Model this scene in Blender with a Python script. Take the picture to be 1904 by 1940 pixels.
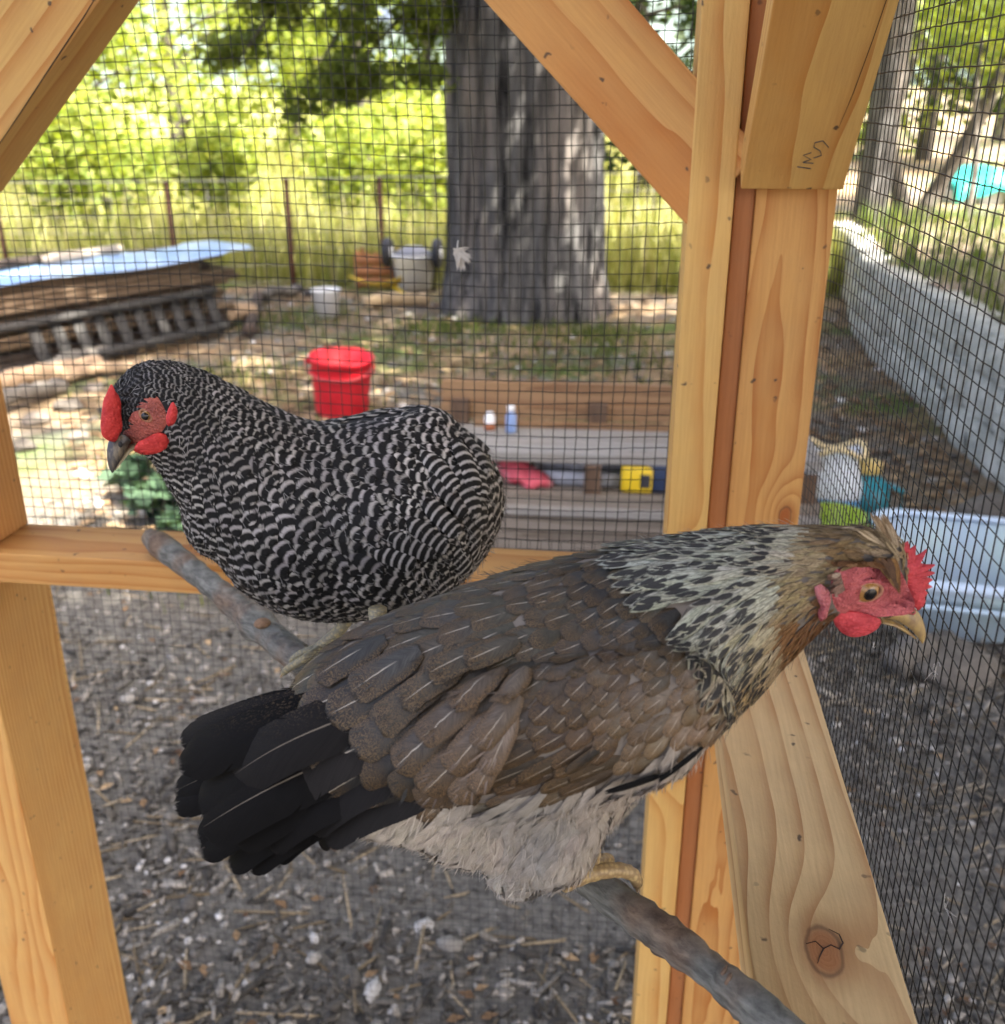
import bpy, bmesh, math, random
import numpy as np
from mathutils import Vector, Matrix
from mathutils.bvhtree import BVHTree
from mathutils import noise as mnoise
from math import sin, cos, pi, radians, sqrt, atan2, exp

random.seed(7)
rng = np.random.default_rng(7)
for o in list(bpy.data.objects):
    bpy.data.objects.remove(o)
SC = bpy.context.scene
COL = SC.collection

# ------------------------------------------------------------------ camera
F, CX, CY = 1892., 952., 970.            # lens in survey units (photo measured 1904 x 1940)
TH, YAW, CAMH = radians(21.8), radians(7.3), 1.5
FW = np.array([-sin(YAW), cos(YAW), 0.]); RT = np.array([cos(YAW), sin(YAW), 0.]); UP = np.array([0, 0, 1.])
ZA = FW * cos(TH) - UP * sin(TH); DA = -(UP * cos(TH) + FW * sin(TH))
CAM = np.array([0, 0, CAMH])
cd = bpy.data.cameras.new('camera'); cam = bpy.data.objects.new('camera', cd); COL.objects.link(cam)
m3 = Matrix((RT, -DA, -ZA)).transposed()
cam.matrix_world = Matrix.Translation(CAM) @ m3.to_4x4()
cd.sensor_fit = 'HORIZONTAL'; cd.sensor_width = 36.; cd.lens = F / 1904 * 36
cd.clip_start = .02; cd.clip_end = 600
cd.dof.use_dof = True; cd.dof.focus_distance = .68; cd.dof.aperture_fstop = 9.2
SC.camera = cam

# ------------------------------------------------------------------ world, sun, exposure
SUN_DIR = Vector((.62, -.42, 1.15)).normalized()      # towards the sun
el = math.asin(SUN_DIR.z); az = atan2(SUN_DIR.x, SUN_DIR.y)
W = bpy.data.worlds.new('World'); SC.world = W; W.use_nodes = True
nt = W.node_tree; nt.nodes.clear()
bg = nt.nodes.new('ShaderNodeBackground'); wo = nt.nodes.new('ShaderNodeOutputWorld'); sk = nt.nodes.new('ShaderNodeTexSky')
sk.sky_type = 'NISHITA'; sk.sun_disc = False; sk.sun_elevation = el; sk.sun_rotation = az
sk.air_density = .45; sk.dust_density = 7.; sk.ozone_density = .2
bg.inputs['Strength'].default_value = .15
nt.links.new(sk.outputs[0], bg.inputs[0]); nt.links.new(bg.outputs[0], wo.inputs[0])
sd = bpy.data.lights.new('sun', 'SUN'); sd.energy = 4.2; sd.angle = radians(.53); sd.color = (1, .95, .86)
so = bpy.data.objects.new('sun', sd); COL.objects.link(so)
so.rotation_euler = SUN_DIR.to_track_quat('Z', 'Y').to_euler(); so.location = (4, -3, 12)
SC.view_settings.view_transform = 'Standard'; SC.view_settings.look = 'None'
SC.view_settings.gamma = 1; SC.view_settings.use_curve_mapping = False
SC.view_settings.exposure = 2.9
try:
    SC.cycles.transparent_max_bounces = 32; SC.cycles.max_bounces = 6; SC.cycles.diffuse_bounces = 4
    SC.cycles.caustics_reflective = False; SC.cycles.caustics_refractive = False
    SC.cycles.use_denoising = True
except Exception:
    pass

# ------------------------------------------------------------------ geometry of sight (used for surveying the place)
def ray(u, v): return ZA + RT * (u - CX) / F + DA * (v - CY) / F
def at(u, v, z): return CAM + z * ray(u, v)
def onplane(u, v, p, n):
    r = ray(u, v); return CAM + r * (np.dot(np.asarray(p) - CAM, n) / np.dot(r, n))
def onz(u, v, h=0.): return onplane(u, v, (0, 0, h), np.array([0, 0, 1.]))
def onx(u, v, x): return onplane(u, v, (x, 0, 0), np.array([1., 0, 0]))
def ony(u, v, y): return onplane(u, v, (0, y, 0), np.array([0, 1., 0]))
def proj(p):
    q = np.asarray(p) - CAM; z = q @ ZA
    return CX + F * (q @ RT) / z, CY + F * (q @ DA) / z, z
def nrm(a): a = np.asarray(a, float); return a / (np.linalg.norm(a) + 1e-12)

# ------------------------------------------------------------------ object helpers
def link(o, parent=None):
    COL.objects.link(o)
    if parent is not None: o.parent = parent
    return o
def empty(name, loc, label, cat, group=None):
    o = bpy.data.objects.new(name, None); o.location = Vector(loc); COL.objects.link(o)
    o.empty_display_size = .05; tag(o, label, cat, group); return o
def tag(o, label=None, cat=None, group=None, kind=None):
    if label: o['label'] = label
    if cat: o['category'] = cat
    if group: o['group'] = group
    if kind: o['kind'] = kind
    return o
def mesh_np(name, V, Fc, mat=None, parent=None, smooth=True, uv=None, tint=None, loc=None):
    """V (n,3) world or local, Fc list of (m,k) index arrays or python faces"""
    me = bpy.data.meshes.new(name)
    V = np.asarray(V, np.float32)
    if isinstance(Fc, np.ndarray): Fc = [Fc]
    if len(Fc) and isinstance(Fc[0], np.ndarray):
        ls = np.concatenate([f.ravel() for f in Fc]); tot = np.concatenate([np.full(len(f), f.shape[1]) for f in Fc])
    else:
        ls = np.array([i for f in Fc for i in f]); tot = np.array([len(f) for f in Fc])
    me.vertices.add(len(V)); me.vertices.foreach_set('co', V.ravel())
    me.loops.add(len(ls)); me.loops.foreach_set('vertex_index', ls.astype(np.int32))
    me.polygons.add(len(tot)); st = np.concatenate([[0], np.cumsum(tot)[:-1]])
    me.polygons.foreach_set('loop_start', st.astype(np.int32)); me.polygons.foreach_set('loop_total', tot.astype(np.int32))
    if smooth: me.polygons.foreach_set('use_smooth', np.ones(len(tot), bool))
    if uv is not None:
        l = me.uv_layers.new(name='UVMap'); l.data.foreach_set('uv', np.asarray(uv, np.float32)[ls].ravel())
    if tint is not None:
        a = me.attributes.new('tint', 'FLOAT_COLOR', 'POINT'); a.data.foreach_set('color', np.asarray(tint, np.float32).ravel())
    me.update(calc_edges=True)
    if mat: me.materials.append(mat)
    o = bpy.data.objects.new(name, me); link(o, parent)
    if parent is not None:                      # vertices are in world space: undo the parent's placing
        o.matrix_parent_inverse = parent_world(parent).inverted()
    return o
def parent_world(p):
    M = p.matrix_basis.copy()
    while p.parent is not None:
        M = p.parent.matrix_basis @ p.matrix_parent_inverse @ M; p = p.parent
    return M
class MB:
    """collects simple shapes into one mesh"""
    def __init__(s): s.v = []; s.f = []; s.n = 0
    def add(s, V, Fc):
        s.v.append(np.asarray(V, float)); s.f += [tuple(int(i) + s.n for i in f) for f in Fc]; s.n += len(V); return s
    def box(s, c, size, rot=None):
        h = np.array(size) / 2.
        V = np.array([[x, y, z] for x in (-1, 1) for y in (-1, 1) for z in (-1, 1)]) * h
        if rot is not None: V = V @ np.array(rot).T
        return s.add(V + np.array(c), [(0, 1, 3, 2), (4, 6, 7, 5), (0, 4, 5, 1), (2, 3, 7, 6), (0, 2, 6, 4), (1, 5, 7, 3)])
    def tube(s, pts, rad, n=8, cap=True, wob=0., flat=1.):
        pts = np.asarray(pts, float); m = len(pts)
        rad = np.full(m, rad) if np.isscalar(rad) else np.asarray(rad, float)
        T = np.gradient(pts, axis=0); T /= np.linalg.norm(T, axis=1)[:, None] + 1e-12
        ref = np.array([0, 0, 1.]) if abs(T[0][2]) < .9 else np.array([1., 0, 0])
        V = []
        for i in range(m):
            a = nrm(np.cross(T[i], ref)); b = np.cross(T[i], a); ref = -np.cross(T[i], a) if False else ref
            for k in range(n):
                an = 2 * pi * k / n; r = rad[i] * (1 + wob * random.uniform(-1, 1))
                V.append(pts[i] + (a * cos(an) + b * sin(an) * flat) * r)
        fs = [(i * n + k, i * n + (k + 1) % n, (i + 1) * n + (k + 1) % n, (i + 1) * n + k) for i in range(m - 1) for k in range(n)]
        if cap: fs += [tuple(range(n))[::-1], tuple((m - 1) * n + k for k in range(n))]
        return s.add(V, fs)
    def lathe(s, prof, c, n=24, axis=None):
        V = []; m = len(prof)
        for r, z in prof:
            for k in range(n): V.append((r * cos(2 * pi * k / n), r * sin(2 * pi * k / n), z))
        V = np.array(V)
        if axis is not None: V = V @ np.array(axis).T
        fs = [(i * n + k, i * n + (k + 1) % n, (i + 1) * n + (k + 1) % n, (i + 1) * n + k) for i in range(m - 1) for k in range(n)]
        return s.add(V + np.array(c), fs)
    def ball(s, c, r, nu=16, nv=10, axes=None):
        r = np.array([r, r, r]) if np.isscalar(r) else np.array(r)
        V = []; 
        for i in range(nv + 1):
            a = pi * i / nv
            for k in range(nu):
                b = 2 * pi * k / nu; V.append((sin(a) * cos(b), sin(a) * sin(b), cos(a)))
        V = np.array(V) * r
        if axes is not None: V = V @ np.array(axes)
        fs = [(i * nu + k, (i + 1) * nu + k, (i + 1) * nu + (k + 1) % nu, i * nu + (k + 1) % nu) for i in range(nv) for k in range(nu)]
        return s.add(V + np.array(c), fs)
    def build(s, name, mat, parent=None, smooth=True, bevel=0.):
        o = mesh_np(name, np.concatenate(s.v), s.f, mat, parent, smooth)
        if bevel:
            b = o.modifiers.new('soft_edge', 'BEVEL'); b.width = bevel; b.segments = 2; b.limit_method = 'ANGLE'
        return o
def sharp(o):
    o.data.polygons.foreach_set('use_smooth', np.zeros(len(o.data.polygons), bool)); return o

# ------------------------------------------------------------------ material helpers
class NT:
    def __init__(s, name):
        s.m = bpy.data.materials.new(name); s.m.use_nodes = True; s.t = s.m.node_tree; s.t.nodes.clear()
        s.out = s.t.nodes.new('ShaderNodeOutputMaterial')
    def n(s, typ, ins=None, **kw):
        x = s.t.nodes.new('ShaderNode' + typ)
        for k, v in kw.items(): setattr(x, k, v)
        for k, v in (ins or {}).items(): s.set(x.inputs[k], v)
        return x
    def set(s, sock, v):
        if isinstance(v, bpy.types.NodeSocket): s.t.links.new(v, sock)
        elif isinstance(v, bpy.types.Node): s.t.links.new(v.outputs[0], sock)
        else:
            if hasattr(sock, 'default_value'):
                d = sock.default_value
                if hasattr(d, '__len__') and not hasattr(v, '__len__'): v = [v] * len(d)
                if hasattr(d, '__len__') and len(d) == 4 and len(v) == 3: v = list(v) + [1]
            sock.default_value = v
    def math(s, op, a, b=0., c=None, clamp=False):
        x = s.n('Math', operation=op, use_clamp=clamp); s.set(x.inputs[0], a); s.set(x.inputs[1], b)
        if c is not None: s.set(x.inputs[2], c)
        return x.outputs[0]
    def vmath(s, op, a, b=(0, 0, 0)):
        x = s.n('VectorMath', operation=op); s.set(x.inputs[0], a)
        if op == 'SCALE': s.set(x.inputs['Scale'], b)
        else: s.set(x.inputs[1], b)
        return x.outputs['Value'] if op in ('LENGTH', 'DISTANCE', 'DOT_PRODUCT') else x.outputs[0]
    def mix(s, f, a, b, mode='MIX'):
        x = s.n('Mix', data_type='RGBA', blend_type=mode); s.set(x.inputs[0], f); s.set(x.inputs[6], a); s.set(x.inputs[7], b)
        return x.outputs[2]
    def noise(s, vec, scale, detail=3., rough=.55, dist=0.):
        x = s.n('TexNoise', ins={'Scale': scale, 'Detail': detail, 'Roughness': rough, 'Distortion': dist})
        s.set(x.inputs['Vector'], vec); return x.outputs[0]
    def ramp(s, f, lo, hi):
        x = s.n('MapRange', ins={'From Min': lo, 'From Max': hi}); s.set(x.inputs[0], f); x.clamp = True; return x.outputs[0]
    def bump(s, h, strength=.3, dist=.001):
        x = s.n('Bump', ins={'Strength': strength, 'Distance': dist}); s.set(x.inputs['Height'], h); return x.outputs[0]
    def bsdf(s, color, rough=.7, normal=None, **kw):
        b = s.n('BsdfPrincipled'); s.set(b.inputs['Base Color'], color); s.set(b.inputs['Roughness'], rough)
        if normal is not None: s.set(b.inputs['Normal'], normal)
        for k, v in kw.items(): s.set(b.inputs[k.replace('_', ' ')], v)
        return b
    def done(s, sh):
        s.t.links.new(sh.outputs[0] if isinstance(sh, bpy.types.Node) else sh, s.out.inputs[0]); return s.m
    def obj(s): return s.n('TexCoord').outputs['Object']
    def pos(s): return s.n('NewGeometry').outputs['Position']

def plain(name, col, rough=.6, nscale=40., var=.25, bump=.15, bdist=.002, **kw):
    N = NT(name); p = N.obj()
    a = N.noise(p, nscale, 4); b = N.noise(p, nscale * .15, 2)
    f = N.math('ADD', N.math('MULTIPLY', a, .6), N.math('MULTIPLY', b, .4))
    c = N.mix(N.ramp(f, .3, .7), [x * (1 - var) for x in col], [min(1, x * (1 + var)) for x in col])
    return N.done(N.bsdf(c, rough, N.bump(a, bump, bdist), **kw))

def wood(name, light, dark, ring=.0065, pith=(0, .03, .12), knots=(), grime=.1, fine=1., rough=.62):
    """softwood: ring pattern around a pith axis along local X; knots = (x, y, z, radius)"""
    N = NT(name); p = N.obj()
    sep = N.n('SeparateXYZ'); N.set(sep.inputs[0], p); x, y, z = sep.outputs
    warp = N.noise(N.vmath('MULTIPLY', p, (2.2, 9, 9)), 1., 2.)
    warp2 = N.noise(N.vmath('MULTIPLY', p, (7, 40, 40)), 1., 2.)
    r = N.vmath('LENGTH', N.vmath('MULTIPLY', N.vmath('SUBTRACT', p, pith), (.04, 1, 1)))
    r = N.math('ADD', r, N.math('MULTIPLY', warp, .022)); r = N.math('ADD', r, N.math('MULTIPLY', warp2, .004))
    kd = None
    for kx, ky, kz, kr in knots:
        d = N.vmath('LENGTH', N.vmath('MULTIPLY', N.vmath('SUBTRACT', p, (kx, ky, kz)), (.55, 1, 1)))
        e = N.math('POWER', 2.718, N.math('MULTIPLY', N.math('MULTIPLY', d, d), -1 / (2.6 * kr) ** 2))
        r = N.math('ADD', r, N.math('MULTIPLY', e, kr * 2.2))
        dk = N.math('DIVIDE', N.math('ADD', d, N.math('MULTIPLY', N.noise(p, 60., 2.), .004)), kr)
        kd = dk if kd is None else N.math('MINIMUM', kd, dk)
    ph = N.math('FRACT', N.math('DIVIDE', r, ring))
    late = N.math('POWER', ph, 2.2)                             # early wood slowly darkens to a sharp late-wood line
    late = N.math('MULTIPLY', late, N.ramp(N.noise(N.vmath('MULTIPLY', p, (3, 3, 3)), 3., 2.), .1, .6))
    fib = N.noise(N.vmath('MULTIPLY', p, (18, 420, 420)), 1., 2.)
    c = N.mix(late, light, dark)
    c = N.mix(N.math('MULTIPLY', N.ramp(fib, .35, .75), .25 * fine), c, [d * .75 for d in dark])
    big = N.noise(N.vmath('MULTIPLY', p, (2.5, 10, 10)), 1., 3.)
    c = N.mix(N.math('MULTIPLY', N.ramp(big, .45, .75), .35), c, [light[0] * .85, light[1] * .66, light[2] * .5])
    if kd is not None:
        core = N.ramp(kd, 1.1, .75); halo = N.ramp(kd, 1.9, 1.0)
        kring = N.math('MULTIPLY', N.math('FRACT', N.math('ADD', N.math('MULTIPLY', kd, 6.), N.math('MULTIPLY', N.noise(p, 130., 2.), 1.6))), .6)
        kc = N.mix(kring, [dark[0] * .95, dark[1] * .82, dark[2] * .8], [dark[0] * .68, dark[1] * .52, dark[2] * .5])
        c = N.mix(N.math('MULTIPLY', halo, .55), c, [dark[0] * .75, dark[1] * .6, dark[2] * .5])
        c = N.mix(core, c, kc)
        rim = N.math('MULTIPLY', N.ramp(N.math('ABSOLUTE', N.math('SUBTRACT', kd, 1.0)), .14, .03), .5)
        c = N.mix(rim, c, (.05, .025, .02))
    if grime:
        v = N.n('TexVoronoi', ins={'Scale': 62., 'Randomness': 1.}); N.set(v.inputs['Vector'], N.vmath('ADD', p, N.vmath('SCALE', N.n('TexNoise', ins={'Vector': p, 'Scale': 90.}).outputs[1], .012)))
        cellr = N.n('SeparateColor'); N.set(cellr.inputs[0], v.outputs['Color'])
        spot = N.math('MULTIPLY', N.ramp(v.outputs['Distance'], .17, .10), N.ramp(cellr.outputs[0], .62, .70))
        spot = N.math('MULTIPLY', spot, N.ramp(N.noise(p, 14., 2.), .4, .55))
        c = N.mix(N.math('MULTIPLY', spot, .85), c, (.05, .035, .028))
        g = N.ramp(N.noise(p, 25., 5., .65), .35, .75)
        c = N.mix(N.math('MULTIPLY', g, grime), c, (.27, .2, .13))
    h = N.math('ADD', N.math('MULTIPLY', fib, .5), N.math('MULTIPLY', late, .7))
    if grime: h = N.math('ADD', h, N.math('MULTIPLY', N.noise(N.vmath('MULTIPLY', p, (200, 500, 500)), 1., 3.), .9))
    return N.done(N.bsdf(c, rough, N.bump(h, .35, .0012), Specular_IOR_Level=.3))

def board(name, p0, p1, wdir, w, t, mat, parent, bevel=.0018):
    """timber from p0 to p1 (centre line); wdir = direction of its width w; t = thickness"""
    p0, p1 = np.array(p0, float), np.array(p1, float); L = np.linalg.norm(p1 - p0)
    X = nrm(p1 - p0); Y = nrm(np.array(wdir) - X * np.dot(wdir, X)); Zx = np.cross(X, Y)
    bm = bmesh.new(); bmesh.ops.create_cube(bm, size=1.)
    for v in bm.verts: v.co = Vector((v.co.x * L, v.co.y * w, v.co.z * t))
    if bevel: bmesh.ops.bevel(bm, geom=list(bm.edges), offset=bevel, segments=2, profile=.6, affect='EDGES')
    me = bpy.data.meshes.new(name); bm.to_mesh(me); bm.free()
    me.materials.append(mat)
    o = bpy.data.objects.new(name, me); link(o, parent)
    M = Matrix((X, Y, Zx)).transposed().to_4x4(); M.translation = Vector((p0 + p1) / 2)
    o.matrix_basis = (parent_world(parent).inverted() @ M) if parent is not None else M
    return o

# ================================================================== THE COOP
coop = empty('chicken_coop', (-.28, .98, 0), 'open pine chicken coop frame with dark wire mesh walls', 'chicken coop')
LT, DK = (.72, .455, .145), (.52, .215, .045)
Y0, Y1, XL, RZ = .976, 1.065, .090, 1.025        # inner/outer face of back wall, inner face of right wall, rail top
wd = lambda nm, a=1., b=1., **k: wood(nm, [LT[0] * a, LT[1] * a * b, LT[2] * a * b], [DK[0] * a, DK[1] * a * b, DK[2] * a * b], **k)
# corner post: a board on edge, a recessed reddish filler and a wide board
board('post', (.0685, 1.0195, 0), (.0685, 1.0195, 1.715), (1, 0, 0), .041, .087,
      wd('pine_corner', 1.0, 1.0, ring=.010, pith=(0, -.05, .10), knots=((.1675, .012, -.0435, .010), (-.0345, -.006, -.0435, .0125))), coop)
board('post', (.1005, 1.024, 0), (.1005, 1.024, 1.715), (1, 0, 0), .0185, .06, wood('pine_filler', (.46, .19, .065), (.30, .105, .034), ring=.02, pith=(0, .05, .2)), coop)
board('post', (.1465, 1.013, 0), (.1465, 1.013, 1.715), (1, 0, 0), .073, .046,
      wood('pine_wide', (.66, .36, .11), (.42, .145, .03), ring=.0052, pith=(0, -.010, .055), knots=((.2525, .022, -.023, .008), (.0875, -.01, -.023, .011))), coop)
# rails: back (in two lengths, butted) and right
board('rail', (-1.25, 1.0205, RZ - .019), (.0475, 1.0205, RZ - .019), (0, 1, 0), .089, .038,
      wd('pine_back_rail', .88, .88, ring=.012, pith=(0, -.02, .10)), coop)
rrail = board('rail', (.1345, -.55, RZ - .019), (.1345, .9755, RZ - .019), (1, 0, 0), .089, .038,
      wood('pine_right_rail', (.76, .55, .27), (.46, .235, .09), ring=.0155, pith=(0, -.075, .03), knots=((.275, .001, -.019, .0125),), grime=.16, rough=.75), coop)
# left post above and below the rail
board('post', (-.775, 1.014, 0), (-.775, 1.014, RZ - .0395), (1, 0, 0), .089, .142, wd('pine_left_post', 1., .92, ring=.0052, pith=(0, -.03, .09)), coop)
board('post', (-.775, 1.014, RZ + .001), (-.775, 1.014, 1.715), (1, 0, 0), .089, .10, wd('pine_left_upper', 1., .85, ring=.008, pith=(0, .04, .07)), coop)
# knee braces
d = nrm((1, 0, -1)); pw = nrm((1, 0, 1))
def brace_line(c, off): return c
e0 = np.array([.0475, 0, 1.403]); c0 = e0 + pw * .0445
board('brace', (c0 - d * .345) + np.array([0, .996, 0]), (c0 + d * .0) + np.array([0, .996, 0]) + d * .0, (1, 0, 1), .089, .038,
      wd('pine_brace', .96, .86, ring=.0105, pith=(0, -.045, -.12)), coop)
# the lower tip of that brace, cut to lie against the post
V = []
for yy in (.977, 1.015):
    for q in (e0 + np.array([.0, 0, 0]), c0 + pw * .0445, (.0475, 0, c0[2] + pw[2] * .0445 - .063)):
        V.append((q[0], yy, q[2]))
dl = nrm((1, 0, 1)); l0 = np.array([-.63, 0, 1.4385]) + nrm((-1, 0, 1)) * .095
lbrace = board('brace', l0 - dl * .045 + np.array([0, 1.012, 0]), l0 + dl * .27 + np.array([0, 1.012, 0]), (-1, 0, 1), .150, .07,
      wd('pine_left_brace', .88, .97, ring=.020, pith=(0, -.20, -.06), rough=.7), coop)
rb = nrm((0, -1, 1.12)); r0 = np.array([.137, .962, 1.432]); rn = nrm((0, 1.12, 1))
knee = board('brace', r0 + rn * .0195 + rb * .005, r0 + rn * .0195 + rb * .35, (1, 0, 0), .089, .038,
      wd('pine_right_brace', .92, 1.0, ring=.0125, pith=(0, -.03, .075)), coop)
# pencilled letters on the right brace
pm = MB()
def stroke(pts):
    P = [r0 + rb * (.04 + b) + np.array([a, 0, 0]) - rn * .0004 for a, b in pts]
    pm.tube(P, .00045, 4)
S_ = [(.012 + .006 * cos(t), .010 + .0045 * sin(t)) for t in np.linspace(.3, 3.6, 8)] + [(.015 - .0075 * cos(t), .001 + .0045 * sin(t)) for t in np.linspace(2.6, -1.4, 8)]
stroke([(.022, .015), (.016, .022), (.010, .020), (.010, .015), (.016, .011), (.018, .006), (.012, .003)])
stroke([(.004, -.002), (.010, .0015), (.003, .006), (.009, .009)]); stroke([(.004, -.002), (.013, -.003)]); stroke([(.0, -.007), (.012, -.009)])
pm.build('pencil_mark', plain('pencil_grey', (.10, .09, .08), .7), knee)
ck = MB(); fy = .9757
P = [ony(u, v, fy) for u, v in ((-20, 300), (40, 212), (95, 128), (160, 30), (190, -20))]
ck.tube(P, [.0003, .0006, .0007, .0006, .0003], 4); ck.build('drying_crack', plain('crack_dark', (.03, .018, .01), .9), lbrace)
ck = MB(); P = [r0 + rb * b_ + np.array([a_, 0, 0]) - rn * .0001 for a_, b_ in ((.026, .075), (.030, .11), (.0335, .16), (.037, .23))]
ck.tube(P, [.0001, .0003, .0003, .0003], 4); ck.build('drying_crack', plain('crack_brown', (.035, .02, .01), .9), knee)
ck = MB(); P = [onz(u, v, RZ + .0001) for u, v in ((1527, 1788), (1545, 1783), (1560, 1797), (1574, 1790), (1590, 1798), (1597, 1786), (1590, 1770), (1570, 1760))]
ck.tube(P, [.0002, .0004, .0006, .0005, .0007, .0006, .0004, .0002], 4); P = [onz(u, v, RZ + .0001) for u, v in ((1560, 1797), (1553, 1812), (1549, 1825))]; ck.tube(P, [.0005, .0004, .0002], 4); o_ = ck.build('knot_crack', plain('crack_knot', (.045, .022, .015), .9), rrail); o_['kind'] = 'stuff'
# top plates above the picture
board('top_plate', (-1.25, 1.0205, 1.735), (.18, 1.0205, 1.735), (0, 1, 0), .089, .038, wd('pine_top_plate', .9, .9), coop)
board('top_plate', (.1345, -.9, 1.735), (.1345, .975, 1.735), (1, 0, 0), .089, .038, wd('pine_top_plate_side', .9, .9), coop)

# wire mesh: every wire is a thin tube, welded in a grid
def wires(P, rad, nseg_sides=4):
    """P (nw, m, 3) polylines -> tubes"""
    nw, m, _ = P.shape; T = np.gradient(P, axis=1); T /= np.linalg.norm(T, axis=2)[..., None]
    ref = np.where(np.abs(T[..., 2:3]) < .8, np.array([0, 0, 1.]), np.array([1., 0, 0]))
    A = np.cross(T, ref); A /= np.linalg.norm(A, axis=2)[..., None]; B = np.cross(T, A)
    n = nseg_sides
    V = np.stack([P + rad * (A * cos(2 * pi * k / n) + B * sin(2 * pi * k / n)) for k in range(n)], axis=2).reshape(-1, 3)
    w, i, k = np.meshgrid(np.arange(nw), np.arange(m - 1), np.arange(n), indexing='ij')
    base = w * m * n
    Q = np.stack([base + i * n + k, base + i * n + (k + 1) % n, base + (i + 1) * n + (k + 1) % n, base + (i + 1) * n + k], -1).reshape(-1, 4)
    return V, Q
def smooth_noise(n, scale, amp):
    k = max(2, int(n / scale) + 2); a = rng.normal(0, amp, k); return np.interp(np.linspace(0, k - 1, n), np.arange(k), a)
N = NT('mesh_wire'); p = N.obj()
rust = N.ramp(N.noise(p, 25., 3.), .5, .7)
MW = N.done(N.bsdf(N.mix(N.math('MULTIPLY', rust, .5), (.009, .009, .009), (.034, .024, .017)), .42, Metallic=.3))
def panel(name, f, a0, a1, b0, b1, sp, rad, jit=.00055):
    """f(a, b) -> world point; grid of wires with spacing sp"""
    na, nb = int((a1 - a0) / sp) + 1, int((b1 - b0) / sp) + 1
    As = a0 + np.arange(na) * sp; Bs = b0 + np.arange(nb) * sp
    WA = rng.normal(0, jit, (na, nb)); WB = rng.normal(0, jit, (na, nb))
    ja = np.array([smooth_noise(nb, 9, jit * 1.3) for _ in range(na)]); jb = np.array([smooth_noise(na, 9, jit * 1.3) for _ in range(nb)]).T
    GA = As[:, None] + WA * .55 + ja; GB = Bs[None, :] + WB * .55 + jb
    G = f(GA, GB)
    # two wires meet at each weld, so the two sets sit a wire apart
    V1, Q1 = wires(G, rad); V2, Q2 = wires(np.swapaxes(G, 0, 1) , rad)
    o = mesh_np(name, np.concatenate([V1, V2 + np.array(f.off) * rad * 1.5]), np.concatenate([Q1, Q2 + len(V1)]), MW, coop)
    o['kind'] = 'stuff'; return o
def f_back(a, b):
    w = .0035 * np.sin(a * 9 + b * 5) + .003 * np.sin(b * 13 - a * 4)
    return np.stack([a + .004 * np.sin(b * 6), 1.074 + w + 0 * a, b + .003 * np.sin(a * 11)], -1)
f_back.off = (0, -1, 0)
panel('wire_mesh', f_back, -.735, .176, .985, 1.75, .0128, .00050)
def f_low(a, b):
    w = .004 * np.sin(a * 8 + b * 4)
    return np.stack([a + .003 * np.sin(b * 7), 1.082 + w + .012 * np.clip(.5 - b, 0, 1) + 0 * a, b + .003 * np.sin(a * 9)], -1)
f_low.off = (0, -1, 0)
panel('wire_mesh', f_low, -.735, .176, .02, 1.037, .0128, .00031)
def f_right(a, b):
    """a = distance along the wall towards the camera from the corner, b = height; bulges outwards a little past the post"""
    bul = .013 * (1 - np.exp(-np.clip(a + .01, 0, None) / .06)) * (1 + .25 * np.sin(b * 2.2 + .8)) + .0025 * np.sin(b * 7 + a * 5)
    return np.stack([.1865 + bul, 1.066 - a, b + .003 * np.sin(a * 7 + 1) - .010 * np.exp(-np.clip(a, 0, None) / .05)], -1)
f_right.off = (-1, 0, 0)
panel('wire_mesh', f_right, -.01, .95, .03, 1.75, .0128, .00046, .0004)

# ------------------------------------------------------------------ perch branch
PZ = 1.0405
N = NT('weathered_branch'); p = N.obj()
st = N.noise(N.vmath('MULTIPLY', p, (14, 16, 60)), 4., 5., .65)
g = N.noise(p, 28., 4., .6); pt = N.ramp(N.noise(p, 11., 3.), .50, .62)
gr = N.mix(N.ramp(st, .3, .72), (.058, .058, .050), (.25, .248, .212))
br = N.mix(N.ramp(st, .35, .7), (.09, .055, .034), (.24, .165, .105))
c = N.mix(pt, gr, br); c = N.mix(N.ramp(g, .66, .74), c, (.03, .026, .024))
MBR = N.done(N.bsdf(c, .8, N.bump(N.math('ADD', st, N.math('MULTIPLY', g, .5)), .8, .003)))
def perch_pt(u, v, dz=0): return onz(u, v, PZ + dz)
key = [perch_pt(285, 1018, .002), perch_pt(400, 1108, .003), perch_pt(490, 1183, 0), perch_pt(560, 1246, .001), perch_pt(800, 1425, 0), perch_pt(1130, 1678, -.001), perch_pt(1300, 1802, 0), perch_pt(1470, 1942, .001)]
key.append(key[-1] + (key[-1] - key[-2]) * 1.0)
def spline(P, n):
    P = np.array(P, float); k = len(P); Q = np.vstack([2 * P[0] - P[1], P, 2 * P[-1] - P[-2]]); out = []
    for t in np.linspace(0, k - 1 - 1e-6, n):
        i = int(t); f = t - i; a, b, c_, d_ = Q[i], Q[i + 1], Q[i + 2], Q[i + 3]
        out.append(.5 * ((2 * b) + (c_ - a) * f + (2 * a - 5 * b + 4 * c_ - d_) * f * f + (3 * b - a - 3 * c_ + d_) * f ** 3))
    return np.array(out)
perch = empty('perch_branch', key[0], 'long grey weathered branch laid across the coop rails as a perch', 'perch')
PP = spline(key, 110); rr = np.array([.0137 - .0034 * i / 110 + .0009 * sin(i * .35) + .0008 * random.uniform(-1, 1) for i in range(110)]); rr[:3] *= [.80, .93, .98]
for i, q in enumerate(PP):
    dd = np.linalg.norm(q - perch_pt(495, 1180)); rr[i] += .0055 * exp(-(dd / .018) ** 2)
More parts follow.
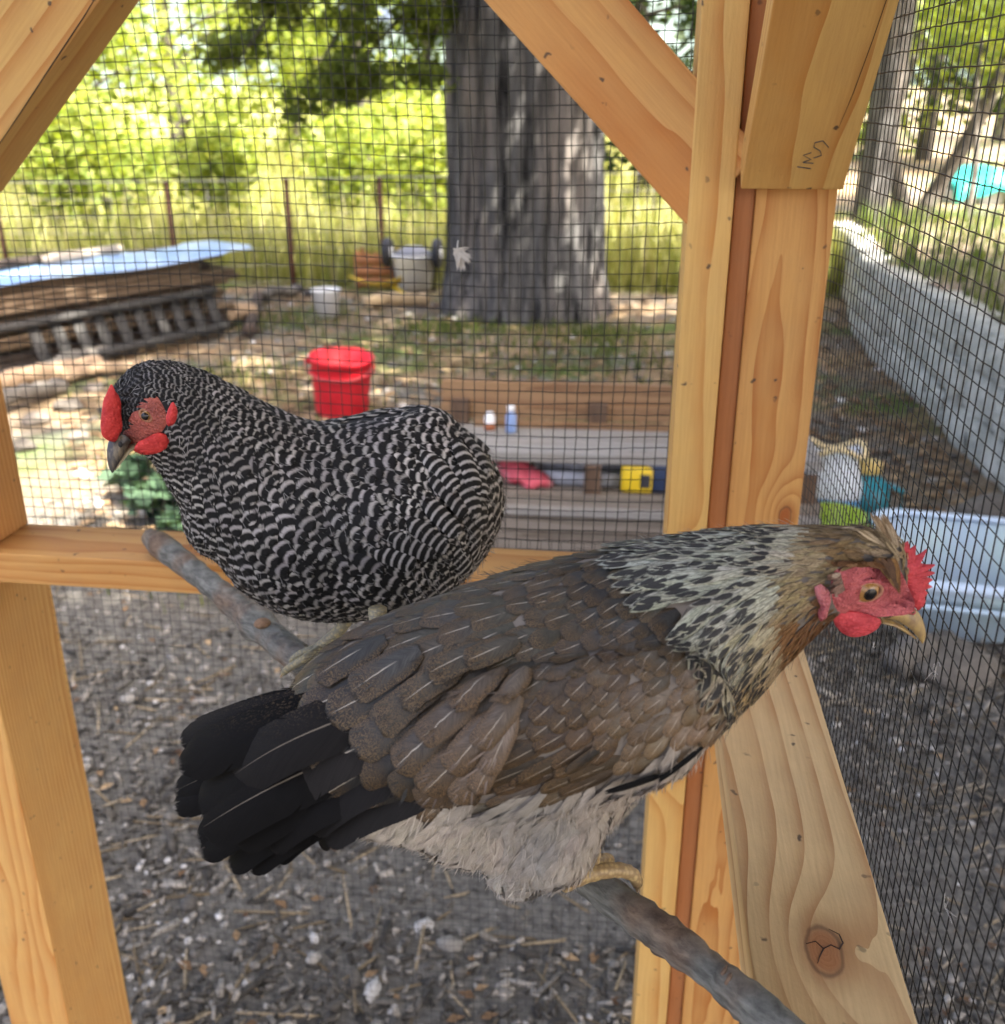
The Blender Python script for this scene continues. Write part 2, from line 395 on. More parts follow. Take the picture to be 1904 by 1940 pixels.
b = MB().tube(PP, rr, 18, True, .05); b.build('limb', MBR, perch)
tw = MB().tube(spline([perch_pt(498, 1180, .004), perch_pt(535, 1205, .004), perch_pt(575, 1232, .002)], 10), np.linspace(.009, .006, 10), 10, True, .08); tw.build('side_shoot', MBR, perch)
kn = MB().ball(perch_pt(497, 1181, .013), (.008, .008, .0045), 12, 8); kn.build('knot', plain('branch_knot', (.22, .13, .07), .8, 300, .5), perch)
sp = MB()
for (u, v, du, dv) in ((1372, 1838, 10, -18), (1383, 1848, 4, -9)):
    a0 = perch_pt(u, v, .012); sp.tube([a0 - np.array([.002, .003, .004]), a0, a0 + (perch_pt(u + du, v + dv, .010) - a0) * .6], [.0016, .0012, .0003], 5)
sp.build('bark_splinter', plain('splinter_bark', (.17, .11, .07), .8), perch)

# ================================================================== THE HENS
def remesh_union(name, spheres, voxel, smooth_it, squash=None):
    """spheres: list of (centre, (rx,ry,rz) or r, axes) -> one continuous closed skin (vertices, faces)"""
    mb = MB()
    for c, r, ax in spheres: mb.ball(c, r, 20, 12, ax)
    o = mesh_np('tmp', np.concatenate(mb.v), mb.f)
    r = o.modifiers.new('r', 'REMESH'); r.mode = 'VOXEL'; r.voxel_size = voxel
    s = o.modifiers.new('s', 'SMOOTH'); s.iterations = smooth_it; s.factor = .5
    dg = bpy.context.evaluated_depsgraph_get(); ev = o.evaluated_get(dg); me = ev.to_mesh()
    V = np.empty(len(me.vertices) * 3, np.float32); me.vertices.foreach_get('co', V); V = V.reshape(-1, 3).astype(float)
    Fc = [tuple(p.vertices) for p in me.polygons]
    ev.to_mesh_clear(); me0 = o.data; bpy.data.objects.remove(o); bpy.data.meshes.remove(me0)
    return V, Fc

def feather_grid(nv, nu, kind):
    v = 1 - (1 - np.linspace(0, 1, nv)) ** (1.0 if kind in ('hackle', 'fluff') else 1.7); u = np.linspace(-1, 1, nu)
    if kind == 'scale':
        w = np.where(v < .5, .45 + .55 * np.sin(np.clip(v / .5, 0, 1) * pi / 2), np.sqrt(np.clip(1 - ((v - .5) / .5) ** 2.3, 0.0, 1)))
    elif kind == 'long':
        w = np.where(v < .25, .35 + .65 * np.sin(v / .25 * pi / 2), np.where(v < .72, 1, np.sqrt(np.clip(1 - ((v - .72) / .28) ** 2, 0., 1))))
    elif kind == 'hackle':
        w = np.where(v < .45, .5 + .5 * np.sin(v / .45 * pi / 2), np.clip((1 - (v - .45) / .55), 0, 1) ** .62)
    elif kind == 'broad':
        w = np.where(v < .3, .5 + .5 * np.sin(v / .3 * pi / 2), np.where(v < .84, 1, np.sqrt(np.clip(1 - ((v - .84) / .16) ** 2.2, 0., 1))))
    else:
        w = np.clip(np.sin(np.clip(v * .92 + .08, 0, 1) * pi), 0, 1) ** .6
    w = np.clip(w, .04, 1)
    U, Vv = np.meshgrid(u, v); Wd = np.repeat(w[:, None], nu, 1)
    q = np.array([(i * nu + j, i * nu + j + 1, (i + 1) * nu + j + 1, (i + 1) * nu + j) for i in range(nv - 1) for j in range(nu - 1)])
    return U.ravel(), Vv.ravel(), Wd.ravel(), q

GRIDS = {k: feather_grid(nv, nu, k) for k, nv, nu in (('scale', 9, 5), ('long', 9, 5), ('broad', 16, 7), ('hackle', 7, 3), ('fluff', 5, 2))}

class Plumage:
    def __init__(s, V, Fc, pl_p, pl_n, anchors):
        s.bvh = BVHTree.FromPolygons([Vector(v) for v in V], Fc); s.V = V
        tri = []
        for f in Fc:
            tri.append(f[:3])
            if len(f) == 4: tri.append((f[0], f[2], f[3]))
        s.tri = np.array(tri); s.p = np.array(pl_p); s.n = np.array(pl_n)
        s.A = anchors; s.Apos = np.array([a[:2] for a in anchors], float)
        s.out = []                          # (kind, mat, verts, uv, tint, size, visible)
    def side_view(s, P):
        """where a point of either flank lies on the photographed flank"""
        d = (P - s.p) @ s.n
        return proj(P - s.n * 2 * d if d > 0 else P), d > 0
    def anchor(s, u, v):
        d2 = (s.Apos[:, 0] - u) ** 2 + (s.Apos[:, 1] - v) ** 2 + 30
        w = d2 ** -2.8; w /= w.sum(); i = int(np.argmax(w))
        dr = np.zeros(2); L = Wd = 0.; col = np.zeros(3)
        for a, ww in zip(s.A, w):
            dr += nrm(a[2:4]) * ww; L += a[4] * ww; Wd += a[5] * ww; col += np.array(a[7]) * ww
        return dr, L, Wd, s.A[i][6], col
    def tangent(s, P, N_, u, v, z, dr, far):
        q = onplane_safe(u + dr[0] * 4, v + dr[1] * 4, P, N_)
        t = q - P if q is not None else None
        if t is None or np.linalg.norm(t) > 12 * z / F or np.dot(t, ZA) / (np.linalg.norm(t) + 1e-9) > .93:
            t = (RT * dr[0] + DA * dr[1])
        t = t - N_ * np.dot(t, N_)
        return nrm(t)
    def sample(s, n_cand, spacing):
        a, b, c = s.V[s.tri[:, 0]], s.V[s.tri[:, 1]], s.V[s.tri[:, 2]]
        ar = np.linalg.norm(np.cross(b - a, c - a), axis=1); ar /= ar.sum()
        idx = rng.choice(len(ar), n_cand, p=ar); r1 = np.sqrt(rng.random(n_cand)); r2 = rng.random(n_cand)
        P = a[idx] * (1 - r1)[:, None] + b[idx] * (r1 * (1 - r2))[:, None] + c[idx] * (r1 * r2)[:, None]
        NN = nrm_rows(np.cross(b - a, c - a))[idx]
        cell = .012; grid = {}; keep = []
        for i in range(n_cand):
            P_ = P[i]; N_ = NN[i]; d = (P_ - s.p) @ s.n; far = d > 0
            Pm = P_ - s.n * 2 * d if far else P_
            Nm = N_ - s.n * 2 * (N_ @ s.n) if far else N_
            u, v, z = proj(Pm)
            dr, L, Wd, kind, col = s.anchor(u, v)
            if kind is None: continue
            fs = .84 if kind == 'B' and u > 1000 else 1.; L, Wd = L * fs, Wd * fs; sp = spacing(kind) * (L * Wd) ** .5 * z / F
            k = tuple((P_ / cell).astype(int)); ok = True; rgn = int(sp / cell) + 1
            for x in range(-rgn, rgn + 1):
                for y in range(-rgn, rgn + 1):
                    for w in range(-rgn, rgn + 1):
                        for j in grid.get((k[0] + x, k[1] + y, k[2] + w), ()):
                            if (P[j] - P_) @ (P[j] - P_) < sp * sp: ok = False; break
                        if not ok: break
                    if not ok: break
                if not ok: break
            if not ok: continue
            grid.setdefault(k, []).append(i)
            t = s.tangent(Pm, Nm, u, v, z, dr, far)
            if far: t = t - s.n * 2 * (t @ s.n)
            keep.append((P_, N_, t, L * z / F, Wd * z / F, kind, col, far, (u, v)))
        return keep
    def lay(s, P, N_, t, L, Wd, grid, mat, col, lift=.0022, base=.0006, camber=.001, curve=0., tag='feather', jitter=.08, rnd=None, follow=1.):
        U, Vv, Wp, q = GRIDS[grid]
        t = nrm(t + np.cross(N_, t) * random.gauss(0, jitter)); b = np.cross(N_, t)
        tipj = 1 + (np.random.rand(len(U)) - .5) * .05 * (Vv > .8)
        pts = P + np.outer(Vv * L * tipj, t) + np.outer(U * Wp * Wd / 2, b)
        out = np.empty_like(pts)
        for i in range(len(pts)):
            loc, nn, _, _ = s.bvh.find_nearest(Vector(pts[i]))
            off = base + lift * Vv[i] - camber * U[i] * U[i]
            if follow < 1:
                c = (1 - follow) * Vv[i]; out[i] = (np.array(loc) + np.array(nn) * off) * (1 - c) + (pts[i] + N_ * off) * c
            else: out[i] = np.array(loc) + np.array(nn) * off
        r = random.random() if rnd is None else rnd
        s.out.append((tag, mat, out, np.stack([U * .5 + .5, Vv], 1), np.tile(np.array([*col, r]), (len(U), 1)), q))
    def emit(s, root, n_single, tagname='feather', massname='plumage'):
        """the largest feathers in sight become parts one by one, the rest one mass per material"""
        sc = []
        for i, (tg, mat, V, uv, ti, q) in enumerate(s.out):
            if tg == 'fluff': sc.append(-1); continue
            pr = np.array([proj(p)[:2] for p in V[::2]]); a = np.ptp(pr[:, 0]) * np.ptp(pr[:, 1])
            n_ = np.cross(V[q[len(q) // 2][1]] - V[q[len(q) // 2][0]], V[q[len(q) // 2][3]] - V[q[len(q) // 2][0]])
            c = V.mean(0); vis = ((c - s.p) @ s.n) < .02
            if vis:      # is it really in the camera's sight, not under the body
                dv = Vector(c - CAM); h = s.bvh.ray_cast(Vector(CAM), dv.normalized())
                if h[0] is not None and h[3] < dv.length - .012: vis = False
            sc.append(a if vis else 0)
        order = np.argsort(sc)[::-1]; single = {int(i) for i in order[:n_single] if sc[i] > 60}
        rest = {}
        for i, (tg, mat, V, uv, ti, q) in enumerate(s.out):
            if i in single: mesh_np(tg, V, q, mat, root, True, uv, ti)
            else: rest.setdefault((massname if tg != 'fluff' else 'fluff', mat.name), []).append((V, uv, ti, q, mat))
        for (nm, _), L in rest.items():
            n = 0; qs = []
            for V, uv, ti, q, mat in L: qs.append(q + n); n += len(V)
            o = mesh_np(nm, np.concatenate([x[0] for x in L]), np.concatenate(qs), L[0][4], root, True, np.concatenate([x[1] for x in L]), np.concatenate([x[2] for x in L]))
            o['kind'] = 'stuff'
def nrm_rows(a): return a / (np.linalg.norm(a, axis=1)[:, None] + 1e-12)
def onplane_safe(u, v, p, n):
    r = ray(u, v); d = np.dot(r, n)
    if abs(d) < .12: return None
    return CAM + r * (np.dot(p - CAM, n) / d)

# ---- feather materials: everything hangs on each feather's own uv (u across, v root to tip) and its own tint
def feather_base(name):
    N = NT(name); uv = N.n('UVMap').outputs[0]; s = N.n('SeparateXYZ'); N.set(s.inputs[0], uv); u, v = s.outputs[0], s.outputs[1]
    at_ = N.n('Attribute', attribute_name='tint'); tint, rnd = at_.outputs['Color'], at_.outputs['Alpha']
    au = N.math('ABSOLUTE', N.math('SUBTRACT', N.math('MULTIPLY', u, 2.), 1.))
    return N, u, v, au, tint, rnd
def barbs(N, u, v, au, rnd, fu=3., fv=46.):
    """fine barb streaks slanting off the shaft"""
    cv = N.n('CombineXYZ'); N.set(cv.inputs[0], N.math('ADD', N.math('MULTIPLY', v, fv), N.math('MULTIPLY', au, -fv * .32)))
    N.set(cv.inputs[1], N.math('MULTIPLY', u, fu)); N.set(cv.inputs[2], N.math('MULTIPLY', rnd, 57.))
    return N.noise(cv.outputs[0], 1., 2., .6)
def frayed(N, sh, v, au, bn, k_side=5., k_tip=4., amt=1.):
    e = N.math('MINIMUM', N.math('MULTIPLY', N.math('SUBTRACT', 1.03, au), k_side), N.math('MULTIPLY', N.math('SUBTRACT', 1.02, v), k_tip))
    a = N.math('GREATER_THAN', e, N.math('MULTIPLY', N.math('SUBTRACT', bn, .22), amt))
    tr = N.n('BsdfTransparent'); mx = N.n('MixShader'); N.set(mx.inputs[0], a); N.set(mx.inputs[1], tr.outputs[0]); N.set(mx.inputs[2], sh.outputs[0])
    return mx
def m_scale(name, shaft=.8, stip=1., edge=(1.9, 1.55, 1.15), rough=.5):
    N, u, v, au, tint, rnd = feather_base(name); bn = barbs(N, u, v, au, rnd, 4., 60.); tint = N.mix(1., tint, (.80, .80, .78), 'MULTIPLY')
    cv = N.n('CombineXYZ'); N.set(cv.inputs[0], N.math('MULTIPLY', u, 22.)); N.set(cv.inputs[1], N.math('MULTIPLY', v, 30.)); N.set(cv.inputs[2], N.math('MULTIPLY', rnd, 31.))
    st = N.noise(cv.outputs[0], 1.9, 2., .65)
    ed = N.math('MAXIMUM', N.math('MULTIPLY', au, .95), v)
    light = N.mix(1., N.mix(.4, tint, (.15, .11, .06)), edge, 'MULTIPLY')
    mid = N.mix(N.ramp(bn, .36, .64), N.mix(1., tint, (.75, .75, .75), 'MULTIPLY'), N.mix(1., tint, (1.75, 1.72, 1.68), 'MULTIPLY'))
    outer = N.mix(N.ramp(bn, .36, .64), N.mix(1., tint, (.22, .21, .20), 'MULTIPLY'), N.mix(1., tint, (.62, .58, .52), 'MULTIPLY'))
    edw = N.math('ADD', ed, N.math('MULTIPLY', N.math('SUBTRACT', st, .5), .35))
    c = N.mix(N.ramp(edw, .42, .80), mid, outer)
    sp = N.math('MULTIPLY', N.ramp(st, .49, .56), N.math('MULTIPLY', N.math('MULTIPLY', N.ramp(ed, .45, .75), N.ramp(ed, .995, .93)), stip))
    c = N.mix(N.math('MULTIPLY', sp, .85), c, light)
    c = N.mix(N.math('MULTIPLY', N.ramp(ed, .93, .99), .6), c, (.010, .009, .008))
    lw = N.math('LESS_THAN', au, N.math('MULTIPLY', N.math('SUBTRACT', 1.05, v), .042))
    lw = N.math('MULTIPLY', lw, N.math('MULTIPLY', N.ramp(v, .30, .5), N.ramp(v, .97, .80)))
    lw = N.math('MULTIPLY', lw, N.math('MULTIPLY', N.math('GREATER_THAN', rnd, .25), shaft))
    c = N.mix(lw, c, (.62, .55, .44))
    b = N.bsdf(c, rough, N.bump(bn, .35, .0006), Specular_IOR_Level=.28)
    return N.done(frayed(N, b, v, au, bn, 5., 5.))
def m_hackle(name):
    N, u, v, au, tint, rnd = feather_base(name); bn = barbs(N, u, v, au, rnd, 13., 9.)
    c = N.mix(N.ramp(bn, .36, .62), N.mix(1., tint, (.42, .41, .37), 'MULTIPLY'), N.mix(1., tint, (1.45, 1.45, 1.38), 'MULTIPLY'))
    # dark streak with a rounded end inside a pale border
    d = N.math('ADD', N.math('POWER', N.math('DIVIDE', au, .80), 2.), N.math('POWER', N.math('DIVIDE', N.math('SUBTRACT', v, N.math('ADD', .70, N.math('MULTIPLY', rnd, .06))), .185), 2.))
    spot = N.ramp(N.math('ADD', d, N.math('MULTIPLY', bn, .7)), 1.55, 1.25)
    c = N.mix(N.math('MULTIPLY', spot, .96), c, (.012, .012, .014))
    c = N.mix(N.math('MULTIPLY', N.ramp(au, .12, .04), .6), c, (.03, .03, .03))
    b = N.bsdf(c, .55, N.bump(bn, .3, .0005), Specular_IOR_Level=.35)
    return N.done(frayed(N, b, v, au, bn, 3., 4.))
def m_barred(name):
    N, u, v, au, tint, rnd = feather_base(name); bn = barbs(N, u, v, au, rnd, 3., 36.)
    ph = N.math('ADD', N.math('MULTIPLY', v, N.math('ADD', N.math('ADD', 3.0, N.math('MULTIPLY', N.math('GREATER_THAN', rnd, 1.2), 2.6)), N.math('MULTIPLY', rnd, .3))), N.math('MULTIPLY', N.math('POWER', au, 2.), -.33))
    ph = N.math('ADD', ph, N.math('MULTIPLY', bn, .30)); ph = N.math('ADD', ph, N.math('MULTIPLY', rnd, .34))
    f = N.math('ABSOLUTE', N.math('SUBTRACT', N.math('FRACT', ph), .5))           # 0 mid white bar
    wb = N.ramp(f, .25, .07)
    white = N.mix(N.ramp(bn, .3, .7), N.mix(1., tint, (.7, .68, .66), 'MULTIPLY'), tint)
    c = N.mix(wb, (.0075, .0073, .007), white)
    b = N.bsdf(c, .65, N.bump(bn, .35, .0006), Specular_IOR_Level=.2)
    return N.done(frayed(N, b, v, au, bn, 5., 5.))
def m_soft(name, rough=.75, amt=1.6):
    N, u, v, au, tint, rnd = feather_base(name); bn = barbs(N, u, v, au, rnd, 2., 40.)
    c = N.mix(N.ramp(bn, .3, .7), N.mix(1., tint, (.6, .58, .56), 'MULTIPLY'), tint)
    b = N.bsdf(c, rough, N.bump(bn, .2, .0005), Specular_IOR_Level=.12, Sheen_Weight=.1)
    return N.done(frayed(N, b, v, au, bn, 2.4, 1.8, amt))
def m_tail(name):
    N, u, v, au, tint, rnd = feather_base(name); bn = barbs(N, u, v, au, rnd, 3., 120.)
    c = N.mix(N.ramp(bn, .3, .7), N.mix(1., tint, (.6, .6, .62), 'MULTIPLY'), tint)
    cv = N.n('CombineXYZ'); N.set(cv.inputs[0], N.math('MULTIPLY', u, 30.)); N.set(cv.inputs[1], N.math('MULTIPLY', v, 60.)); N.set(cv.inputs[2], rnd)
    st = N.math('MULTIPLY', N.ramp(N.noise(cv.outputs[0], 1.2, 2.), .56, .64), N.math('MULTIPLY', N.ramp(u, .5, .95), N.ramp(v, .85, .4)))
    c = N.mix(N.math('MULTIPLY', st, .45), c, (.12, .085, .05))
    sh = N.math('MULTIPLY', N.math('LESS_THAN', au, N.math('MULTIPLY', N.math('SUBTRACT', 1.06, v), .035)), N.math('GREATER_THAN', rnd, .72))
    c = N.mix(N.math('MULTIPLY', sh, .5), c, (.30, .25, .19))
    b = N.bsdf(c, .75, N.bump(bn, .4, .0008), Specular_IOR_Level=.10)
    b2 = barbs(N, u, v, au, N.math('ADD', rnd, .37), .9, 17.)
    b = frayed(N, b, v, au, bn, 9., 9., 1.2)
    e = N.math('MINIMUM', N.math('MULTIPLY', N.math('SUBTRACT', 1.0, au), 1.9), N.math('MULTIPLY', N.math('SUBTRACT', 1.0, v), 3.2))
    a = N.math('GREATER_THAN', N.math('ADD', e, .02), N.math('MULTIPLY', N.math('SUBTRACT', b2, .60), 3.2))
    tr = N.n('BsdfTransparent'); mx = N.n('MixShader'); N.set(mx.inputs[0], a); N.set(mx.inputs[1], tr.outputs[0]); N.set(mx.inputs[2], b.outputs[0])
    return N.done(mx)
M_SC, M_HK, M_BR, M_SF, M_TL = m_scale('grey_brown_feather'), m_hackle('spotted_hackle'), m_barred('barred_feather'), m_soft('down_feather'), m_tail('tail_feather_black')
def m_streak(name):
    N, u, v, au, tint, rnd = feather_base(name); bn = barbs(N, u, v, au, rnd, 11., 7.)
    c = N.mix(N.ramp(bn, .34, .64), N.mix(1., tint, (.42, .38, .34), 'MULTIPLY'), N.mix(1., tint, (1.3, 1.28, 1.2), 'MULTIPLY'))
    b = N.bsdf(c, .62, N.bump(bn, .3, .0005), Specular_IOR_Level=.3)
    return N.done(frayed(N, b, v, au, bn, 2.6, 2.4, 1.3))
M_GD = m_streak('gold_head_feather')
def flesh(name, col, deep, scale=420., bump=.5):
    N = NT(name); p = N.obj()
    v = N.n('TexVoronoi', ins={'Scale': scale}); N.set(v.inputs['Vector'], p)
    n1 = N.noise(p, scale * .16, 3., .6); n2 = N.noise(N.vmath('MULTIPLY', p, (1, 1, 3)), scale * .5, 3.)
    c = N.mix(N.ramp(n1, .36, .62), deep, col); c = N.mix(N.math('MULTIPLY', N.ramp(v.outputs['Distance'], .55, .1), .22), c, [min(1, x * 1.5 + .05) for x in col])  # pale cell centres paint highlight spots into the skin colour
    h = N.math('ADD', N.math('MULTIPLY', v.outputs['Distance'], -.6), n2)
    h = N.math('ADD', h, N.math('MULTIPLY', n1, 1.5))
    return N.done(N.bsdf(c, .55, N.bump(h, bump, .0026), Subsurface_Weight=.12, Subsurface_Radius=(.004, .0012, .0008), Specular_IOR_Level=.3))
M_COMB = flesh('comb_red', (.64, .075, .085), (.44, .042, .052))
M_FACE = flesh('face_skin', (.60, .15, .15), (.36, .07, .075), 520., .9)
M_LOBE = flesh('lobe_pink', (.55, .20, .20), (.36, .07, .08), 500., .8)
M_COMB2 = flesh('comb_scarlet', (.58, .045, .038), (.38, .022, .022))
M_FACE2 = flesh('face_skin_tawny', (.48, .13, .095), (.24, .065, .05), 520., .9)

def blob_poly(name, poly, plane_p, plane_n, th, mat, parent, rings=(1., .93, .8, .6, .38, .16), cen=None, bend=0., two=True, pw=.5):
    """a fleshy lobe: outline on its own plane, swelling to thickness th at the middle"""
    P = np.array([onplane(u, v, plane_p, plane_n) for u, v in poly])
    Q = []; n = len(P)                                           # round the outline a little
    for i in range(n):
        a, b, c = P[i - 1], P[i], P[(i + 1) % n]; Q += [.16 * a + .84 * b if np.linalg.norm(a - b) > 1e-4 else b, .84 * b + .16 * c]
    P = np.array(Q); n = len(P)
    c0 = P.mean(0) if cen is None else onplane(cen[0], cen[1], plane_p, plane_n)
    V = []; Fc = []
    for side in (-1, 1):
        o0 = len(V)
        for k, r in enumerate(rings):
            off = th * .5 * (1 - r ** 2.2) ** pw
            for p in P:
                q = c0 + (p - c0) * r
                V.append(q + plane_n * side * (off + (.0002 if k == 0 else 0)) + plane_n * bend * np.linalg.norm(q - c0) ** 2)
        V.append(c0 + plane_n * side * th * .5); ci = len(V) - 1
        for k in range(len(rings) - 1):
            for i in range(n):
                f = (o0 + k * n + i, o0 + k * n + (i + 1) % n, o0 + (k + 1) * n + (i + 1) % n, o0 + (k + 1) * n + i)
                Fc.append(f if side > 0 else f[::-1])
        k = len(rings) - 1
        for i in range(n):
            f = (o0 + k * n + i, o0 + k * n + (i + 1) % n, ci); Fc.append(f if side > 0 else f[::-1])
    m = len(rings) * n + 1
    for i in range(n): Fc.append((i, (i + 1) % n, m + (i + 1) % n, m + i))
    o = mesh_np(name, V, Fc, mat, parent); return o

def chain(pts, plane_p, plane_n, n, rmul=1., lat=1.):
    """spine stations (u, v, radius) on the body's upright middle plane -> dense run of balls"""
    A = np.array([[*onplane(u, v, plane_p, plane_n), r * proj(onplane(u, v, plane_p, plane_n))[2] / F] for u, v, r in pts])
    S = np.stack([np.interp(np.linspace(0, len(A) - 1, n), np.arange(len(A)), A[:, k]) for k in range(4)], 1)
    S2 = S.copy()
    for _ in range(3): S2[1:-1] = (S2[:-2] + 2 * S2[1:-1] + S2[2:]) / 4
    ax = np.array([nrm(np.cross(plane_n, [0, 0, 1])), plane_n, [0, 0, 1.]])
    return [(s[:3], (s[3] * rmul, s[3] * rmul * lat, s[3] * rmul), ax) for s in S2]
def stat(u, v, pp, pn, off=0.):
    return onplane(u, v, pp, pn) + pn * off

def eye(root, c, axis, r, iris, name='eye', pup=.87):
    axis = nrm(axis); a = nrm(np.cross(axis, [0, 0, 1])); b = np.cross(a, axis)
    N = NT('eyeball'); p = N.pos()
    d = N.vmath('DOT_PRODUCT', N.vmath('NORMALIZE', N.vmath('SUBTRACT', p, tuple(c))), tuple(axis))
    ir = N.mix(N.ramp(N.noise(p, 900., 2.), .35, .65), [x * .6 for x in iris], iris)
    col = N.mix(N.ramp(d, pup, pup + .025), ir, (.004, .003, .003)); col = N.mix(N.ramp(d, .62, .56), col, (.05, .02, .012))
    mt = N.done(N.bsdf(col, .25, Coat_Weight=.35, Coat_Roughness=.08, Specular_IOR_Level=.4))
    e = MB().ball(c, r, 24, 16).build(name, mt, root)
    return e, a, b
def lid(root, c, axis, r, sq, th, mat, tilt=0., name='eyelid'):
    axis = nrm(axis); a = nrm(np.cross(axis, [0, 0, 1])); b = np.cross(a, axis)
    a, b = a * cos(tilt) + b * sin(tilt), b * cos(tilt) - a * sin(tilt)
    P = [c + axis * r * .52 + a * r * 1.02 * cos(t) + b * r * sq * sin(t) for t in np.linspace(0, 2 * pi, 33)]
    return MB().tube(P, th, 8, False).build(name, mat, root)

def scaly(name, col, dark):
    N = NT(name); p = N.obj(); v = N.n('TexVoronoi', ins={'Scale': 330.}); N.set(v.inputs['Vector'], p)
    c = N.mix(N.ramp(v.outputs['Distance'], .25, .6), col, dark); c = N.mix(N.math('MULTIPLY', N.ramp(N.noise(p, 90., 3.), .45, .7), .5), c, dark)
    return N.done(N.bsdf(c, .5, N.bump(v.outputs['Distance'], -.6, .001)))
M_TOE = scaly('yellow_toe_skin', (.55, .40, .17), (.30, .20, .09)); M_CLAW = plain('claw_horn', (.42, .30, .17), .45, 200, .3)
M_TOE2 = scaly('pale_toe_skin', (.36, .30, .15), (.20, .18, .12))

def toe(root, pts, rads, mat, claw=True, name='toe'):
    S = spline(pts, 26); r = np.interp(np.linspace(0, 1, 26), np.linspace(0, 1, len(rads)), rads)
    r = r * (1 + .07 * np.sin(np.arange(26) * 2.4))
    k = 22 if claw else 26
    t = MB().tube(S[:k], r[:k], 12).build(name, mat, root)
    if claw: MB().tube(S[k - 2:], np.linspace(r[k - 1] * .72, .0006, 26 - k + 2), 10).build('claw', M_CLAW, t)
    return t

# ------------------------------------------------------------------ hen one: grey-brown crested hen in front
A1 = radians(8); N1 = np.array([-sin(A1), cos(A1), 0]); FOOT1 = onz(1140, 1660, 1.05)
hen1 = empty('hen', FOOT1, 'grey brown hen with spotted white neck, tan crest and black tail perched nearest', 'hen', 'hens on the perch')
sph = chain([(1712, 1132, 24), (1698, 1118, 36), (1678, 1106, 46), (1655, 1098, 54), (1630, 1092, 68), (1590, 1082, 82), (1540, 1086, 92), (1470, 1112, 112), (1390, 1150, 145), (1300, 1192, 174), (1200, 1242, 210),
             (1080, 1292, 236), (960, 1335, 240), (850, 1364, 230), (750, 1378, 202), (668, 1396, 150), (600, 1416, 94)], FOOT1, N1, 84, 1., .92)
sph += chain([(1590, 1062, 70), (1640, 1048, 62), (1668, 1054, 54), (1690, 1074, 42)], FOOT1, N1, 24, 1., .92)
# narrow skull
hd = nrm(onplane(1740, 1130, FOOT1, N1) - onplane(1560, 1085, FOOT1, N1))
zz1 = proj(onplane(1640, 1100, FOOT1, N1))[2] / F
sph = [s for s in sph]
for i, s in enumerate(sph):
    u = proj(s[0])[0]
    if u > 1520: f = .98 - .42 * min(1, (u - 1520) / 110); sph[i] = (s[0], (s[1][0], s[1][1] * f / .92, s[1][2]), s[2])
# breast, folded wing on this side (and the far one), thighs
ax1 = np.array([nrm(np.cross(N1, [0, 0, 1])), N1, [0, 0, 1.]])
def lobe(u, v, rx, ry, rz, off, tilt, pp, pn):
    c = stat(u, v, pp, pn); z = proj(c)[2] / F
    h = nrm(np.cross(pn, [0, 0, 1])); a = h * cos(tilt) + np.array([0, 0, 1.]) * sin(tilt); b = np.cross(a, pn)
    return (c + pn * off, (rx * z, ry * z, rz * z), np.array([a, pn, b]))
for sg in (-1, 1):
    sph.append(lobe(1060, 1275, 290, 62, 140, sg * .062, radians(14), FOOT1, N1))
    sph.append(lobe(1200, 1232, 118, 56, 110, sg * .048, radians(40), FOOT1, N1))
    sph.append(lobe(1040, 1513, 92, 70, 120, sg * .026, radians(-10), FOOT1, N1))
sph.append(lobe(1070, 1450, 140, 130, 118, 0, radians(14), FOOT1, N1))
sph.append(lobe(920, 1500, 170, 150, 110, 0, radians(0), FOOT1, N1))
sph.append(lobe(985, 1602, 75, 95, 75, 0, 0, FOOT1, N1))
V1, F1 = remesh_union('b', sph, .0038, 22)
body1 = mesh_np('body', V1, F1, plain('hen_skin_grey', (.17, .145, .118), .9, 60), hen1)
DKG, BRN, TAN, GRY = (.030, .0300, .0280), (.056, .050, .039), (.135, .110, .082), (.045, .044, .041)
PALE, GOLD, RUST, CRM, PNK = (.32, .325, .27), (.24, .18, .10), (.16, .075, .03), (.66, .58, .47), (.50, .40, .31)
